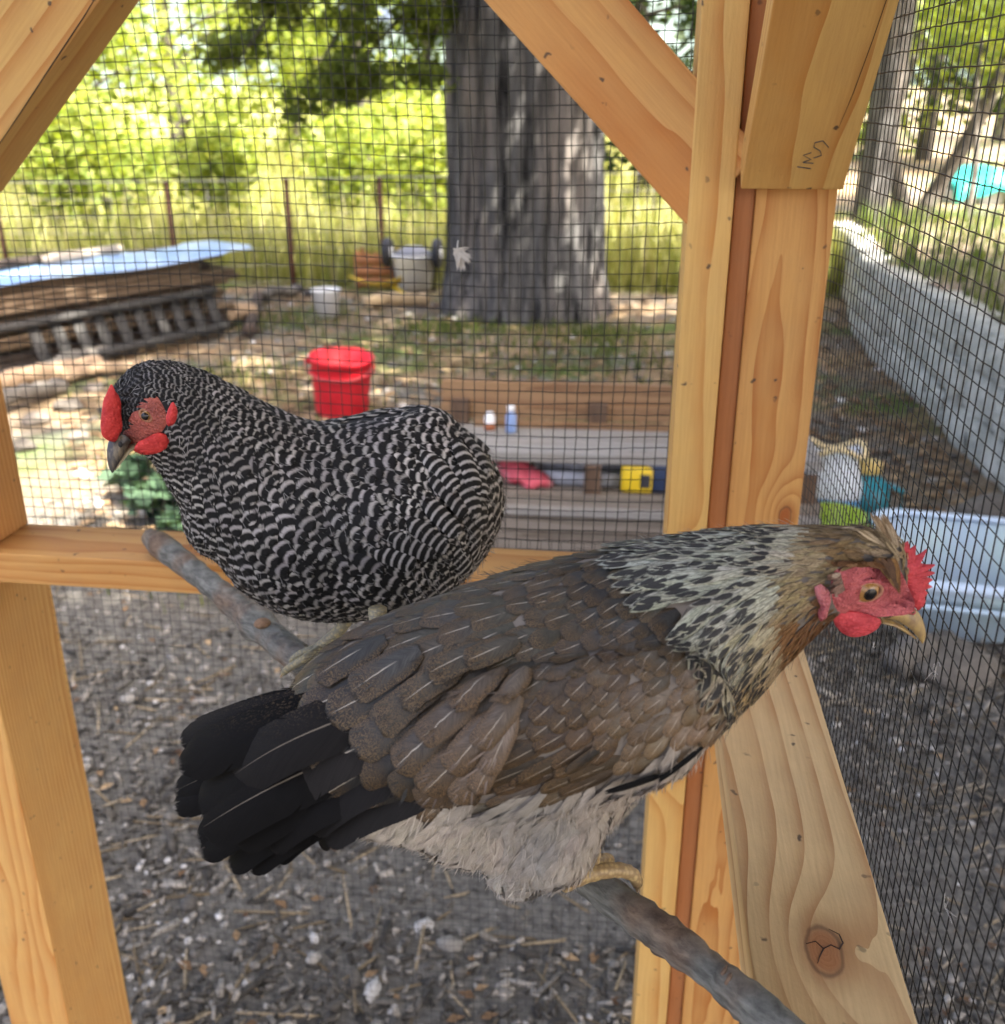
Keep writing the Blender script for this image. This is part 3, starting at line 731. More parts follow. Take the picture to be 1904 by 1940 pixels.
an1 = [ # u, v, flow, length, width, kind, colour
 (1690, 1040, -1, -.1, 46, 13, 'G', (.34, .26, .16)), (1640, 1000, -1, .0, 60, 15, 'G', (.20, .15, .09)), (1585, 1010, -1, .05, 66, 16, 'G', (.20, .14, .075)), (1560, 1060, -1, .12, 60, 14, 'G', (.30, .24, .14)),
 (1610, 1050, -1, .1, 55, 16, 'G', (.20, .13, .06)), (1525, 1130, -.9, .35, 60, 13, 'G', (.28, .22, .12)), (1510, 1200, -.7, .7, 55, 13, 'G', (.19, .095, .035)), (1545, 1190, -.6, .7, 45, 12, 'G', RUST), (1575, 1150, -.9, .3, 40, 12, 'G', (.14, .07, .03)),
 (1670, 1200, -.9, .2, 30, 12, 'G', (.25, .06, .05)), (1712, 1080, -.3, -1, 26, 8, 'G', (.34, .26, .15)), (1700, 1140, -1, .1, 25, 12, 'G', (.25, .06, .05)),
 (1500, 1015, -1, 0, 90, 15, 'H', (.36, .34, .26)), (1440, 1060, -1, .08, 110, 17, 'H', PALE), (1400, 1012, -1, .02, 130, 20, 'H', PALE), (1300, 1015, -1, .05, 140, 22, 'H', PALE), (1230, 1015, -1, .08, 130, 24, 'H', (.36, .37, .35)),
 (1360, 1090, -.97, .22, 130, 21, 'H', PALE), (1290, 1080, -.95, .3, 125, 23, 'H', PALE), (1440, 1130, -.85, .5, 110, 18, 'H', PALE), (1370, 1170, -.72, .7, 120, 20, 'H', PALE), (1450, 1200, -.66, .75, 105, 17, 'H', (.36, .31, .2)),
 (1400, 1240, -.6, .8, 105, 19, 'H', PALE), (1370, 1290, -.55, .83, 90, 20, 'H', (.34, .3, .22)), (1420, 1280, -.6, .8, 80, 16, 'H', (.35, .25, .13)),
 (1190, 1035, -1, .2, 74, 48, 'B', DKG), (1110, 1040, -1, .25, 80, 48, 'B', DKG), (1030, 1065, -1, .28, 86, 46, 'B', GRY), (1150, 1090, -.9, .4, 72, 50, 'B', DKG), (1230, 1110, -.85, .5, 70, 54, 'B', DKG),
 (1060, 1120, -.95, .3, 82, 54, 'B', BRN), (1270, 1180, -.75, .65, 74, 54, 'B', DKG), (1180, 1180, -.85, .5, 74, 54, 'B', GRY),
 (950, 1110, -1, .2, 100, 56, 'B', BRN), (860, 1130, -.96, .28, 110, 60, 'B', GRY), (760, 1160, -.9, .4, 120, 66, 'B', (.045, .042, .04)), (1080, 1220, -.9, .45, 84, 58, 'B', BRN), (980, 1220, -.92, .4, 96, 60, 'B', BRN),
 (880, 1240, -.88, .48, 112, 70, 'B', (.062, .052, .042)), (770, 1260, -.85, .5, 128, 80, 'B', GRY), (690, 1270, -.88, .48, 135, 84, 'B', DKG), (640, 1330, -.9, .4, 130, 84, 'B', DKG),
 (900, 1330, -.78, .62, 116, 76, 'B', (.075, .058, .044)), (800, 1370, -.8, .6, 130, 84, 'B', GRY), (720, 1400, -.82, .57, 130, 84, 'B', DKG), (940, 1400, -.68, .73, 120, 66, 'B', (.11, .085, .066)), (880, 1440, -.68, .73, 126, 76, 'B', (.10, .078, .06)), (820, 1480, -.75, .66, 125, 74, 'B', (.06, .05, .042)),
 (1180, 1270, -.75, .66, 74, 54, 'B', (.10, .08, .063)), (1100, 1320, -.75, .66, 74, 56, 'B', (.065, .05, .04)), (1020, 1340, -.78, .62, 80, 58, 'B', (.045, .038, .034)), (1260, 1250, -.68, .74, 72, 52, 'B', (.11, .092, .074)),
 (1310, 1290, -.62, .78, 70, 48, 'B', (.165, .135, .105)), (1240, 1330, -.66, .75, 74, 50, 'B', (.14, .115, .09)), (1160, 1370, -.7, .7, 78, 52, 'B', (.10, .075, .056)), (1310, 1360, -.6, .8, 74, 46, 'B', (.21, .165, .125)), (1230, 1400, -.68, .73, 84, 44, 'B', (.155, .125, .095)), (1350, 1330, -.55, .83, 66, 40, 'B', (.22, .165, .115)),
 (1090, 1430, -.93, .35, 150, 40, 'B', (.048, .034, .022)), (1000, 1440, -.93, .35, 150, 42, 'B', (.034, .026, .019)), (960, 1490, -.95, .3, 140, 40, 'B', (.05, .036, .024)), (1160, 1450, -.9, .4, 130, 40, 'B', (.07, .05, .033)),
 (1250, 1500, -.35, .94, 80, 42, 'F', PNK), (1300, 1440, -.45, .9, 70, 44, 'F', PNK), (1200, 1500, -.45, .9, 80, 42, 'F', (.46, .37, .29)), (1200, 1560, -.4, .9, 80, 36, 'F', (.46, .38, .30)), (1130, 1530, -.5, .86, 80, 36, 'F', (.40, .34, .285)), (1050, 1560, -.5, .86, 84, 36, 'F', (.24, .235, .225)),
 (980, 1540, -.6, .8, 84, 34, 'F', (.32, .30, .28)), (1120, 1620, -.35, .93, 64, 30, 'F', (.48, .40, .32)), (1000, 1640, -.4, .9, 74, 30, 'F', (.36, .32, .27)), (920, 1590, -.6, .8, 90, 30, 'F', (.50, .43, .35)), (850, 1560, -.7, .7, 100, 30, 'F', CRM), (780, 1540, -.8, .6, 100, 30, 'F', (.72, .64, .53)), (960, 1680, -.2, .97, 60, 26, 'F', (.58, .53, .46)),
]
pl1 = Plumage(V1, F1, FOOT1, N1, an1)
spc = {'G': .26, 'H': .27, 'B': .52, 'F': .30}
def inside(u, v, poly):
    r = False; n = len(poly)
    for i in range(n):
        (x0, y0), (x1, y1) = poly[i - 1], poly[i]
        if (y0 > v) != (y1 > v) and u < (x1 - x0) * (v - y0) / (y1 - y0) + x0: r = not r
    return r
FACE1 = [(1580, 1080), (1600, 1074), (1640, 1068), (1676, 1070), (1700, 1070), (1712, 1092), (1724, 1120), (1734, 1142), (1732, 1160), (1712, 1166), (1680, 1168), (1655, 1170), (1620, 1168), (1590, 1164), (1578, 1144), (1572, 1110)]
for (P_, N_, t, L, Wd, kind, col, far, uvp) in pl1.sample(26000, lambda k: spc[k]):
    j = random.uniform(.72, 1.28) if kind == 'B' else random.uniform(.85, 1.18); col = np.array(col) * j * np.array([1, random.uniform(.96, 1.04), random.uniform(.92, 1.06)])
    u, v = uvp
    if kind == 'G':
        if inside(u, v, FACE1) or (u > 1640 and v > 1100) or (u > 1728 and v > 1045): continue     # bare face
        pl1.lay(P_, N_, t, L * .85, Wd * .7, 'hackle', M_GD, col, .0016, .0006, .0003, jitter=.2)
    elif kind == 'H': pl1.lay(P_, N_, t, L, Wd * 1.05, 'hackle', M_HK, col, .0026, .0008 + .0014 * random.random(), .0006, jitter=.14)
    elif kind == 'B':
        big = max(L, .02)
        pl1.lay(P_, N_, t, L * 1.12, Wd * 1.08, 'long' if L / Wd > 2.2 else 'scale', M_SC, col, .045 * big + .0008, .0005 + .0006 * random.random(), .0010, jitter=.08)
    else: pl1.lay(P_, N_, t, L * 1.1, Wd * .8, 'long', M_SF, col * .5 + .5 * np.array((.46, .425, .365)), .004 + random.random() * .003, .0005, .0006, jitter=.2, follow=.8)
# the saddle: long soft feathers hanging over the folded wing
def on1(u, v):
    r = nrm(ray(u, v)); q = pl1.bvh.ray_cast(Vector(CAM), Vector(r)); return (np.array(q[0]), np.array(q[1])) if q[0] is not None else (None, None)
for (u, v, du, dv, L, Wd, col) in [
    (735, 1215, -.86, .5, 150, 70, DKG), (800, 1235, -.84, .54, 150, 74, GRY), (760, 1290, -.86, .5, 150, 80, DKG), (840, 1290, -.8, .6, 150, 78, BRN), (700, 1330, -.86, .5, 130, 84, DKG), (790, 1345, -.82, .57, 140, 84, GRY),
    (880, 1255, -.82, .57, 140, 66, BRN), (930, 1225, -.85, .5, 130, 60, BRN), (985, 1215, -.85, .5, 110, 54, BRN), (960, 1275, -.8, .6, 130, 62, (.085, .064, .046)), (905, 1320, -.78, .62, 140, 70, (.08, .062, .047)), (850, 1370, -.78, .62, 140, 76, (.066, .055, .045)),
    (1000, 1275, -.7, .7, 120, 52, (.10, .078, .058)), (985, 1315, -.62, .78, 130, 54, (.115, .09, .07)), (940, 1355, -.66, .75, 140, 62, (.105, .082, .065)), (895, 1405, -.7, .7, 140, 70, (.092, .073, .058)), (975, 1350, -.5, .87, 125, 46, (.15, .12, .10)), (955, 1390, -.5, .87, 125, 48, (.15, .12, .10)), (925, 1425, -.58, .81, 115, 54, (.12, .095, .076)), (870, 1450, -.72, .69, 110, 62, (.075, .06, .05)),
    (720, 1290, -.88, .47, 170, 78, (.022, .021, .0195)), (690, 1345, -.88, .47, 160, 80, (.017, .0165, .0155)), (735, 1390, -.86, .5, 170, 84, (.02, .019, .0175)), (720, 1440, -.84, .54, 150, 78, (.014, .0135, .013)), (775, 1470, -.82, .57, 150, 76, (.022, .02, .018)),
    (830, 1440, -.8, .6, 120, 70, DKG), (780, 1420, -.84, .54, 130, 76, (.03, .028, .027))]:
    P_, N_ = on1(u, v)
    if P_ is None: continue
    z = proj(P_)[2]; t = pl1.tangent(P_, N_, u, v, z, np.array((du, dv)), False)
    pl1.lay(P_, N_, t, L * z / F, Wd * z / F, 'broad', M_SC, np.array(col) * random.uniform(.9, 1.1), .006, .0045, .0022, jitter=.05, follow=.8)
    for k in range(4):
        pl1.lay(P_ + t * L * z / F * .45, N_, t, L * z / F * random.uniform(.45, .68), .0011, 'fluff', M_SF, np.array(col) * 1.7, .008, .004, 0, tag='fluff', jitter=.28, follow=.5)
# black flight feather edges showing below the wing
for (u, v, du, dv, L, Wd) in [(1322, 1402, -.82, .57, 105, 15), (1255, 1450, -.96, .28, 120, 18), (1140, 1412, -.85, .5, 84, 24)]:
    P_, N_ = on1(u, v)
    if P_ is None: continue
    z = proj(P_)[2]; t = pl1.tangent(P_, N_, u, v, z, np.array((du, dv)), False)
    pl1.lay(P_, N_, t, L * z / F, Wd * z / F, 'long', M_TL if Wd < 20 else M_SC, (.008, .008, .008) if Wd < 20 else (.024, .021, .017), .004, .006 if Wd < 20 else .002, .001, jitter=.02, rnd=.1)
# fine down strands on the belly
for k in range(5600):
    i = random.randrange(len(V1)); P_ = V1[i]; d_ = (P_ - FOOT1) @ N1
    Pm = P_ - N1 * 2 * d_ if d_ > 0 else P_
    u, v, z = proj(Pm); dr, L, Wd, kind, col = pl1.anchor(u, v)
    if kind != 'F': continue
    loc, nn, _, _ = pl1.bvh.find_nearest(Vector(P_)); nn = np.array(nn); Nm = nn - N1 * 2 * (nn @ N1) if d_ > 0 else nn
    t = pl1.tangent(Pm, Nm, u, v, z, dr, d_ > 0)
    if d_ > 0: t = t - N1 * 2 * (t @ N1)
    pl1.lay(P_, nn, nrm(t + nn * .06), random.uniform(.010, .021), random.uniform(.0003, .0007), 'fluff', M_SF, (np.array(col) * .5 + .5 * np.array((.50, .46, .39))) * random.uniform(.85, 1.2), .006 + .004 * random.random(), .001, 0, tag='fluff', jitter=.3, follow=.75)
# stray barbs that break up the outline
for k in range(2600):
    P_ = V1[random.randrange(len(V1))]; u, v, z = proj(P_); dr, L, Wd, kind, col = pl1.anchor(u, v)
    if kind == 'F' or kind is None or (u > 1570 and v > 1060): continue
    loc, nn, _, _ = pl1.bvh.find_nearest(Vector(P_)); nn = np.array(nn); t = pl1.tangent(P_, nn, u, v, z, dr, False)
    pl1.lay(P_, nn, nrm(t + nn * .12), random.uniform(.007, .014), random.uniform(.0003, .0006), 'fluff', M_SF, np.array(col) * random.uniform(.8, 1.9), .004, .0028, 0, tag='fluff', jitter=.35, follow=.7)
pl1.emit(hen1, 290)

# tail: long black feathers, each its own curved blade; listed from the undermost to the uppermost
def blade(root, a, b, w, sag, col, side, mat, name='tail_feather', roll=0., grid='broad', rnd=None):
    U, Vv, Wp, q = GRIDS[grid]; a, b = np.array(a), np.array(b); d = b - a; L = np.linalg.norm(d); d /= L
    s = nrm(side - d * (side @ d)); n = np.cross(s, d)
    s, n = s * cos(roll) + n * sin(roll), n * cos(roll) - s * sin(roll)
    if n @ (CAM - a) < 0: n = -n
    P = a + np.outer(Vv * L, d) + np.outer(U * Wp * w / 2, s) + np.outer(np.sin(Vv * pi) * sag - .12 * w * U * U * Wp, n)
    P += (np.random.rand(len(U), 1) - .5) * .02 * w * (Vv[:, None] > .9) * d
    return mesh_np(name, P, q, mat, root, True, np.stack([U * .5 + .5, Vv], 1), np.tile([*col, random.random() if rnd is None else rnd], (len(U), 1)))
tn = nrm(np.array([0, -.75, .66]))                           # the fan faces up and towards the open side
BK = (.0050, .0047, .0045)
tails = [ # root u,v ; tip u,v ; width px ; depth offset (m, towards the camera +) ; colour factor
 (660, 1300, 338, 1404, 46, -.018, 1.0), (650, 1320, 345, 1398, 52, -.012, 2.6), (660, 1340, 336, 1452, 60, -.010, 1.), (665, 1380, 328, 1500, 56, -.014, .9), (665, 1410, 326, 1532, 54, -.012, .9),
 (690, 1430, 372, 1592, 66, -.008, .9), (700, 1450, 378, 1618, 60, -.006, .9), (720, 1470, 430, 1640, 62, -.004, 1.), (740, 1480, 468, 1642, 60, -.002, 1.1), (760, 1490, 520, 1622, 56, 0, 1.2), (790, 1500, 600, 1590, 58, .002, 1.4),
 (690, 1330, 345, 1445, 84, .004, .9), (700, 1370, 375, 1530, 96, .008, 1.1), (720, 1400, 380, 1570, 100, .011, 1.), (730, 1420, 440, 1588, 84, .013, 1.1), (760, 1450, 500, 1590, 80, .014, 1.4),
 (760, 1360, 520, 1500, 96, .022, 4.5), (740, 1330, 440, 1470, 90, .018, 2.6), (800, 1430, 580, 1555, 84, .022, 3.2), (840, 1480, 610, 1580, 72, .022, 4.0)]
TP = FOOT1
for (ru, rv, tu, tv, w, off, cf) in tails:
    z0 = proj(onplane(720, 1420, FOOT1, N1))[2]
    a = at(ru, rv, z0 - .045 - off); b = at(tu, tv, z0 - .018 - off * 1.2 + .00002 * (tv - 1400))
    blade(hen1, a, b, w * z0 / F * 1.12, .012 + random.uniform(-.003, .003), np.array(BK) * cf * np.array([1, .97, .95]), nrm(RT * .35 + DA * -.94 + ZA * .1), M_TL, roll=random.uniform(-.12, .12))

# head of hen one
HP = onplane(1690, 1100, FOOT1, N1)
comb = blob_poly('comb', [(1692, 1040), (1700, 1031), (1712, 1030), (1721, 1024), (1722, 1041), (1736, 1031), (1730, 1053), (1742, 1050), (1758, 1038), (1745, 1057), (1743, 1066), (1752, 1069), (1774, 1069), (1758, 1079), (1752, 1079), (1774, 1085), (1757, 1092), (1751, 1092),
                          (1769, 1098), (1755, 1106), (1768, 1112), (1752, 1117), (1758, 1124), (1752, 1132), (1754, 1140), (1747, 1151), (1740, 1157), (1731, 1149), (1716, 1128), (1704, 1104), (1696, 1070)], HP, N1, .0075, M_COMB, hen1, cen=(1722, 1088), pw=.7)
bv1 = pl1.bvh
def on_skin(u, v, bvh, lift=.001):
    r = ray(u, v); h = bvh.ray_cast(Vector(CAM), Vector(nrm(r)))
    if h[0] is None: return None, None
    return np.array(h[0]) + np.array(h[1]) * lift, np.array(h[1])
def skin_patch(name, poly, bvh, mat, parent, lift=.0012, dome=.0012, cen=None, rings=(1., .85, .65, .42, .2), zdef=None):
    c = np.array(cen if cen else np.mean(poly, 0)); P = []; n0 = len(poly)
    for i in range(n0):
        a, b = np.array(poly[i]), np.array(poly[(i + 1) % n0])
        for f in (0, .33, .66): P.append(a * (1 - f) + b * f)
    P = np.array(P); P = (np.roll(P, 1, 0) + 2 * P + np.roll(P, -1, 0)) / 4; n = len(P); V = []; last = None
    c3, cn = on_skin(c[0], c[1], bvh, lift + dome); zc = proj(c3)[2]
    for k, r in enumerate(rings):
        for p in P:
            q = c + (p - c) * r; s, nn = on_skin(q[0], q[1], bvh, (lift * (0 if k == 0 else 1)) + dome * (1 - r * r))
            if s is None: s = at(q[0], q[1], zc + .010)
            V.append(s)
    V.append(c3); Fc = []
    for k in range(len(rings) - 1):
        for i in range(n): Fc.append((k * n + i, k * n + (i + 1) % n, (k + 1) * n + (i + 1) % n, (k + 1) * n + i))
    k = len(rings) - 1
    for i in range(n): Fc.append((k * n + i, k * n + (i + 1) % n, len(V) - 1))
    return mesh_np(name, V, Fc, mat, parent)
face = skin_patch('face', FACE1, bv1, M_FACE, hen1, .0014, .0016, (1643, 1117))
ec, en = on_skin(1642, 1115, bv1, -.0012)
ec = ec - en * .0018 - N1 * .0022
AX1 = nrm(-N1 + en * .25 + RT * .08 - UP * .12)
eye(hen1, ec, AX1, .0080, (.42, .22, .06))
lid(hen1, ec, AX1, .0080, .72, .0012, plain('eyelid_skin', (.42, .20, .12), .5, 300))
lid(hen1, ec - en * .0004, AX1, .0096, .76, .0012, M_FACE, name='eye_wrinkle')
# beak: upper and lower mandible, lofted about the head's middle plane
def beak(root, top, bot, pp, pn, wid, mat, name, n=14):
    T = spline([onplane(u, v, pp, pn) for u, v in top], n); B = spline([onplane(u, v, pp, pn) for u, v in bot], n); mb = MB(); V = []; k = 12
    for i in range(n):
        c = (T[i] + B[i]) / 2; h = (T[i] - B[i]) / 2; w = np.interp(i / (n - 1), np.linspace(0, 1, len(wid)), wid)
        for j in range(k):
            a = 2 * pi * j / k; V.append(c + h * sin(a) + pn * w * cos(a) * (1 - .25 * max(0, sin(a))))
    fs = [(i * k + j, i * k + (j + 1) % k, (i + 1) * k + (j + 1) % k, (i + 1) * k + j) for i in range(n - 1) for j in range(k)] + [tuple(range(k)), tuple((n - 1) * k + j for j in range(k))]
    return mesh_np(name, V, fs, mat, root)
N = NT('beak_horn'); p = N.obj(); st = N.noise(N.vmath('MULTIPLY', p, (300, 300, 90)), 1., 4.)
M_BEAK = N.done(N.bsdf(N.mix(N.ramp(st, .35, .68), (.50, .35, .13), (.30, .20, .11)), .38, N.bump(st, .2, .0006), Subsurface_Weight=.05, Subsurface_Radius=(.002, .001, .0005)))
bk = beak(hen1, [(1706, 1136), (1728, 1148), (1742, 1162), (1751, 1182), (1754, 1202), (1749, 1219)], [(1672, 1168), (1690, 1172), (1706, 1180), (1724, 1192), (1737, 1206), (1746, 1218)], HP, N1, (.0068, .0066, .0058, .0042, .0028, .0006), M_BEAK, 'upper_beak')
beak(hen1, [(1668, 1168), (1690, 1174), (1712, 1186), (1736, 1208)], [(1664, 1176), (1688, 1182), (1712, 1196), (1735, 1211)], HP, N1, (.0058, .0054, .004, .0006), M_BEAK, 'lower_beak')
cere = blob_poly('cere', [(1700, 1128), (1716, 1132), (1730, 1150), (1736, 1160), (1730, 1166), (1712, 1160), (1694, 1152)], HP - N1 * .0062, N1, .0035, M_FACE, hen1)
ns = MB().ball(onplane(1726, 1157, HP - N1 * .0085, N1), (.0022, .0009, .0012), 10, 8, np.array([nrm(RT + DA * .5), N1, nrm(UP)])); ns.build('nostril', plain('nostril_dark', (.12, .075, .04), .6), cere)
def skin_off(u, v, lift=.0):
    s, nn = on_skin(u, v, bv1, lift)
    return 0. if s is None else float((s - HP) @ N1)
WPOLY = [(1576, 1158), (1600, 1156), (1626, 1159), (1652, 1166), (1668, 1173), (1670, 1180), (1662, 1192), (1644, 1202), (1624, 1207), (1608, 1206), (1592, 1197), (1580, 1182)]
blob_poly('wattle', WPOLY, HP - N1 * .0155, nrm(N1 + UP * .12), .0062, M_COMB, hen1, pw=.6)
blob_poly('wattle', WPOLY, HP + N1 * .012, N1, .006, M_COMB, hen1, pw=.6)
blob_poly('ear_lobe', [(1543, 1112), (1556, 1106), (1571, 1118), (1574, 1138), (1568, 1156), (1564, 1172), (1554, 1178), (1550, 1168), (1556, 1150), (1548, 1134)], on_skin(1560, 1128, bv1, .0025)[0], nrm(N1 - RT * .25), .006, M_LOBE, hen1)
# small stiff tuft over the ear, brown feathers over the brow, wispy crest
def tuft(root, name, base, tips, w, mat, cols, z_off, n, L=(.7, 1.1), fan=.2, parent=None):
    pts = []; tt = []; uvs = []; qs = []; U, Vv, Wp, q = GRIDS['hackle']
    for k in range(n):
        f = random.random(); b0 = np.array(base[0]) * (1 - f) + np.array(base[1]) * f; t0 = np.array(tips[0]) * (1 - f) + np.array(tips[1]) * f
        off = z_off + random.uniform(-.006, .006)
        a = onplane(b0[0], b0[1], HP + N1 * off, N1); e = onplane(t0[0], t0[1], HP + N1 * (off + random.uniform(-.008, .008)), N1)
        e = a + (e - a) * random.uniform(*L); d = e - a; Ln = np.linalg.norm(d); d /= Ln; s = nrm(np.cross(d, N1 + UP * random.uniform(-.4, .4)))
        nn = np.cross(s, d); P = a + np.outer(Vv * Ln, d) + np.outer(U * Wp * w / 2, s) + np.outer(np.sin(Vv * pi) * Ln * random.uniform(-.08, .14), UP)
        qs.append(q + len(U) * k); pts.append(P); uvs.append(np.stack([U * .5 + .5, Vv], 1)); c = np.array(random.choice(cols)) * random.uniform(.8, 1.2); tt.append(np.tile([*c, random.random()], (len(U), 1)))
    o = mesh_np(name, np.concatenate(pts), np.concatenate(qs), mat, root, True, np.concatenate(uvs), np.concatenate(tt)); o['kind'] = 'stuff'; return o
tuft(hen1, 'crest', ((1640, 1010), (1706, 1056)), ((1585, 1002), (1662, 1000)), .0015, M_GD, [(.34, .27, .17), (.2, .15, .09), (.46, .38, .27)], -.006, 300, (.5, 1.1))
tuft(hen1, 'crest', ((1670, 1012), (1706, 1040)), ((1640, 966), (1680, 972)), .0015, M_GD, [(.5, .4, .28), (.36, .26, .16)], -.002, 80, (.25, 1.05))
tuft(hen1, 'brow_feather', ((1654, 1058), (1694, 1058)), ((1694, 1112), (1706, 1130)), .0032, M_GD, [(.20, .09, .03), (.09, .045, .02), (.28, .15, .05)], skin_off(1680, 1085, .004), 70, (.6, 1.05))
tuft(hen1, 'brow_feather', ((1560, 1072), (1650, 1066)), ((1600, 1060), (1690, 1082)), .003, M_GD, [(.12, .055, .02), (.2, .1, .04)], skin_off(1620, 1068, .003), 80, (.4, .9))
tuft(hen1, 'ear_tuft', ((1592, 1086), (1600, 1116)), ((1560, 1090), (1572, 1140)), .003, M_GD, [(.2, .12, .09), (.32, .25, .2), (.16, .08, .06)], skin_off(1582, 1104, .003), 60, (.5, 1.))
# feet: three toes forward over the branch, one behind
fc = perch_pt(1120, 1662, .013); bd = nrm(PP[80] - PP[70]); side1 = nrm(np.cross(bd, UP))
lg = empty  # (legs are meshes)
for k, off in enumerate((0., -.075)):
    c = fc + bd * off; leg = MB().tube(spline([c + UP * .075 + nrm(-N1) * .0, c + UP * .03, c + UP * .006], 8), np.linspace(.0062, .0052, 8), 10).build('leg', M_TOE, hen1)
    if k == 0:
        toe(leg, [perch_pt(1066, 1676, .022), perch_pt(1115, 1656, .022), perch_pt(1165, 1648, .0205), perch_pt(1196, 1655, .015), perch_pt(1207, 1672, .0065), perch_pt(1207, 1692, -.006)], (.0052, .0053, .0048, .0044, .0036, .002), M_TOE)
    else:
        toe(leg, [c + UP * .004, c + side1 * -.012 + UP * .003, c + side1 * -.022 - UP * .008, c + side1 * -.02 - UP * .02], (.0048, .0046, .004, .002), M_TOE)
    if k == 0: toe(leg, [perch_pt(1085, 1664, .020), perch_pt(1122, 1638, .017), perch_pt(1150, 1628, .007), perch_pt(1160, 1634, -.006)], (.0048, .0045, .004, .002), M_TOE)
    for f in ((-.45, .5) if k else ()):
        dd = nrm(side1 * (1 if k else 1) * .9 + bd * f)
        toe(leg, [c + UP * .003, c + dd * .014 + UP * .003, c + dd * .024 - UP * .006, c + dd * .026 - UP * .02], (.0048, .0045, .004, .002), M_TOE)
    if k: toe(leg, [c + UP * .003, c - side1 * .013 + UP * .002, c - side1 * .02 - UP * .010, c - side1 * .016 - UP * .02], (.0045, .0042, .0036, .002), M_TOE, name='hind_toe')

# ------------------------------------------------------------------ hen two: barred black and white hen behind
A2 = radians(24); N2 = np.array([-sin(A2), cos(A2), 0]); FOOT2 = onz(600, 1245, 1.05)
hen2 = empty('hen', FOOT2, 'black and white barred hen perched behind, looking down with a red comb', 'hen', 'hens on the perch')
sph = chain([(262, 800, 52), (278, 780, 70), (304, 768, 86), (345, 788, 93), (395, 828, 106), (446, 878, 126), (520, 940, 152), (600, 992, 186), (690, 984, 192), (760, 960, 186), (806, 945, 150), (832, 930, 88)], FOOT2, N2, 64, 1., .92)
for sg in (-1, 1):
    sph.append(lobe(728, 985, 140, 58, 120, sg * .062, radians(-4), FOOT2, N2))
sph.append(lobe(438, 945, 84, 90, 118, 0, radians(-25), FOOT2, N2))
sph.append(lobe(530, 1030, 105, 105, 110, 0, radians(-30), FOOT2, N2))
sph.append(lobe(806, 853, 76, 74, 87, 0, radians(20), FOOT2, N2))
sph.append(lobe(820, 1015, 80, 84, 72, 0, radians(20), FOOT2, N2))
V2, F2 = remesh_union('b', sph, .0042, 10)
body2 = mesh_np('body', V2, F2, plain('hen_skin_black', (.012, .012, .012), .9, 60), hen2)
WH, WG, WD = (.52, .505, .48), (.44, .425, .405), (.30, .29, .275)
an2 = [
 (240, 730, .6, -.6, 26, 13, 'R', (.10, .10, .10)), (270, 700, .8, -.5, 30, 15, 'R', WD), (310, 690, 1, 0, 32, 16, 'R', WD), (350, 700, .9, .3, 34, 17, 'R', WD), (330, 740, .8, .4, 32, 16, 'R', WD), (240, 760, .7, .1, 26, 13, 'R', (.12, .12, .12)), (280, 730, .9, .2, 28, 14, 'R', WD),
 (355, 780, .6, .7, 34, 18, 'R', WD), (400, 740, .8, .55, 40, 19, 'R', WG), (450, 770, .8, .6, 44, 21, 'R', WG), (400, 810, .6, .8, 42, 22, 'R', WG), (340, 850, .35, .93, 40, 22, 'R', WD), (300, 860, .2, .98, 36, 20, 'R', WG), (345, 920, .25, .97, 48, 26, 'R', WH),
 (400, 880, .45, .9, 52, 29, 'R', WG), (470, 840, .7, .7, 54, 28, 'R', WG), (520, 800, .85, .5, 52, 26, 'R', WG), (380, 990, .3, .95, 54, 30, 'R', WH), (440, 960, .5, .86, 58, 34, 'R', WG), (530, 900, .75, .65, 62, 34, 'R', WG), (600, 830, .95, .3, 60, 30, 'R', WG),
 (440, 1070, .5, .86, 58, 30, 'R', WH), (500, 1020, .6, .8, 62, 36, 'R', WG), (560, 960, .8, .6, 64, 37, 'R', WG), (500, 1120, .8, .6, 58, 28, 'R', WH), (580, 1080, .85, .5, 62, 34, 'R', WG), (640, 1000, .9, .45, 64, 36, 'R', WG), (600, 1160, .97, .25, 56, 24, 'R', WH), (660, 1120, .95, .3, 60, 30, 'R', WH),
 (680, 900, .95, .3, 64, 34, 'R', WG), (700, 800, 1, .1, 62, 30, 'R', WG), (780, 790, 1, .1, 62, 30, 'R', WG), (760, 860, .95, .3, 62, 30, 'R', WH), (740, 940, .9, .45, 60, 28, 'R', WH), (740, 1020, .9, .45, 60, 28, 'R', WH), (760, 1080, .95, .3, 56, 26, 'R', WG),
 (850, 800, .8, .6, 66, 32, 'R', WG), (900, 850, .45, .9, 66, 32, 'R', WG), (830, 870, .8, .6, 62, 28, 'R', WH), (830, 950, .7, .7, 60, 26, 'R', (.48, .45, .42)), (890, 930, .45, .9, 60, 28, 'R', WH), (840, 1020, .75, .65, 58, 26, 'R', WH), (910, 1000, .3, .95, 60, 30, 'R', WG), (900, 1060, .6, .8, 58, 30, 'R', WG),
]
FACE2 = [(284, 745), (298, 750), (308, 766), (315, 782), (318, 800), (308, 818), (286, 832), (262, 846), (246, 850), (234, 842), (231, 826), (237, 806), (247, 786), (257, 768), (268, 754)]
pl2 = Plumage(V2, F2, FOOT2, N2, an2)
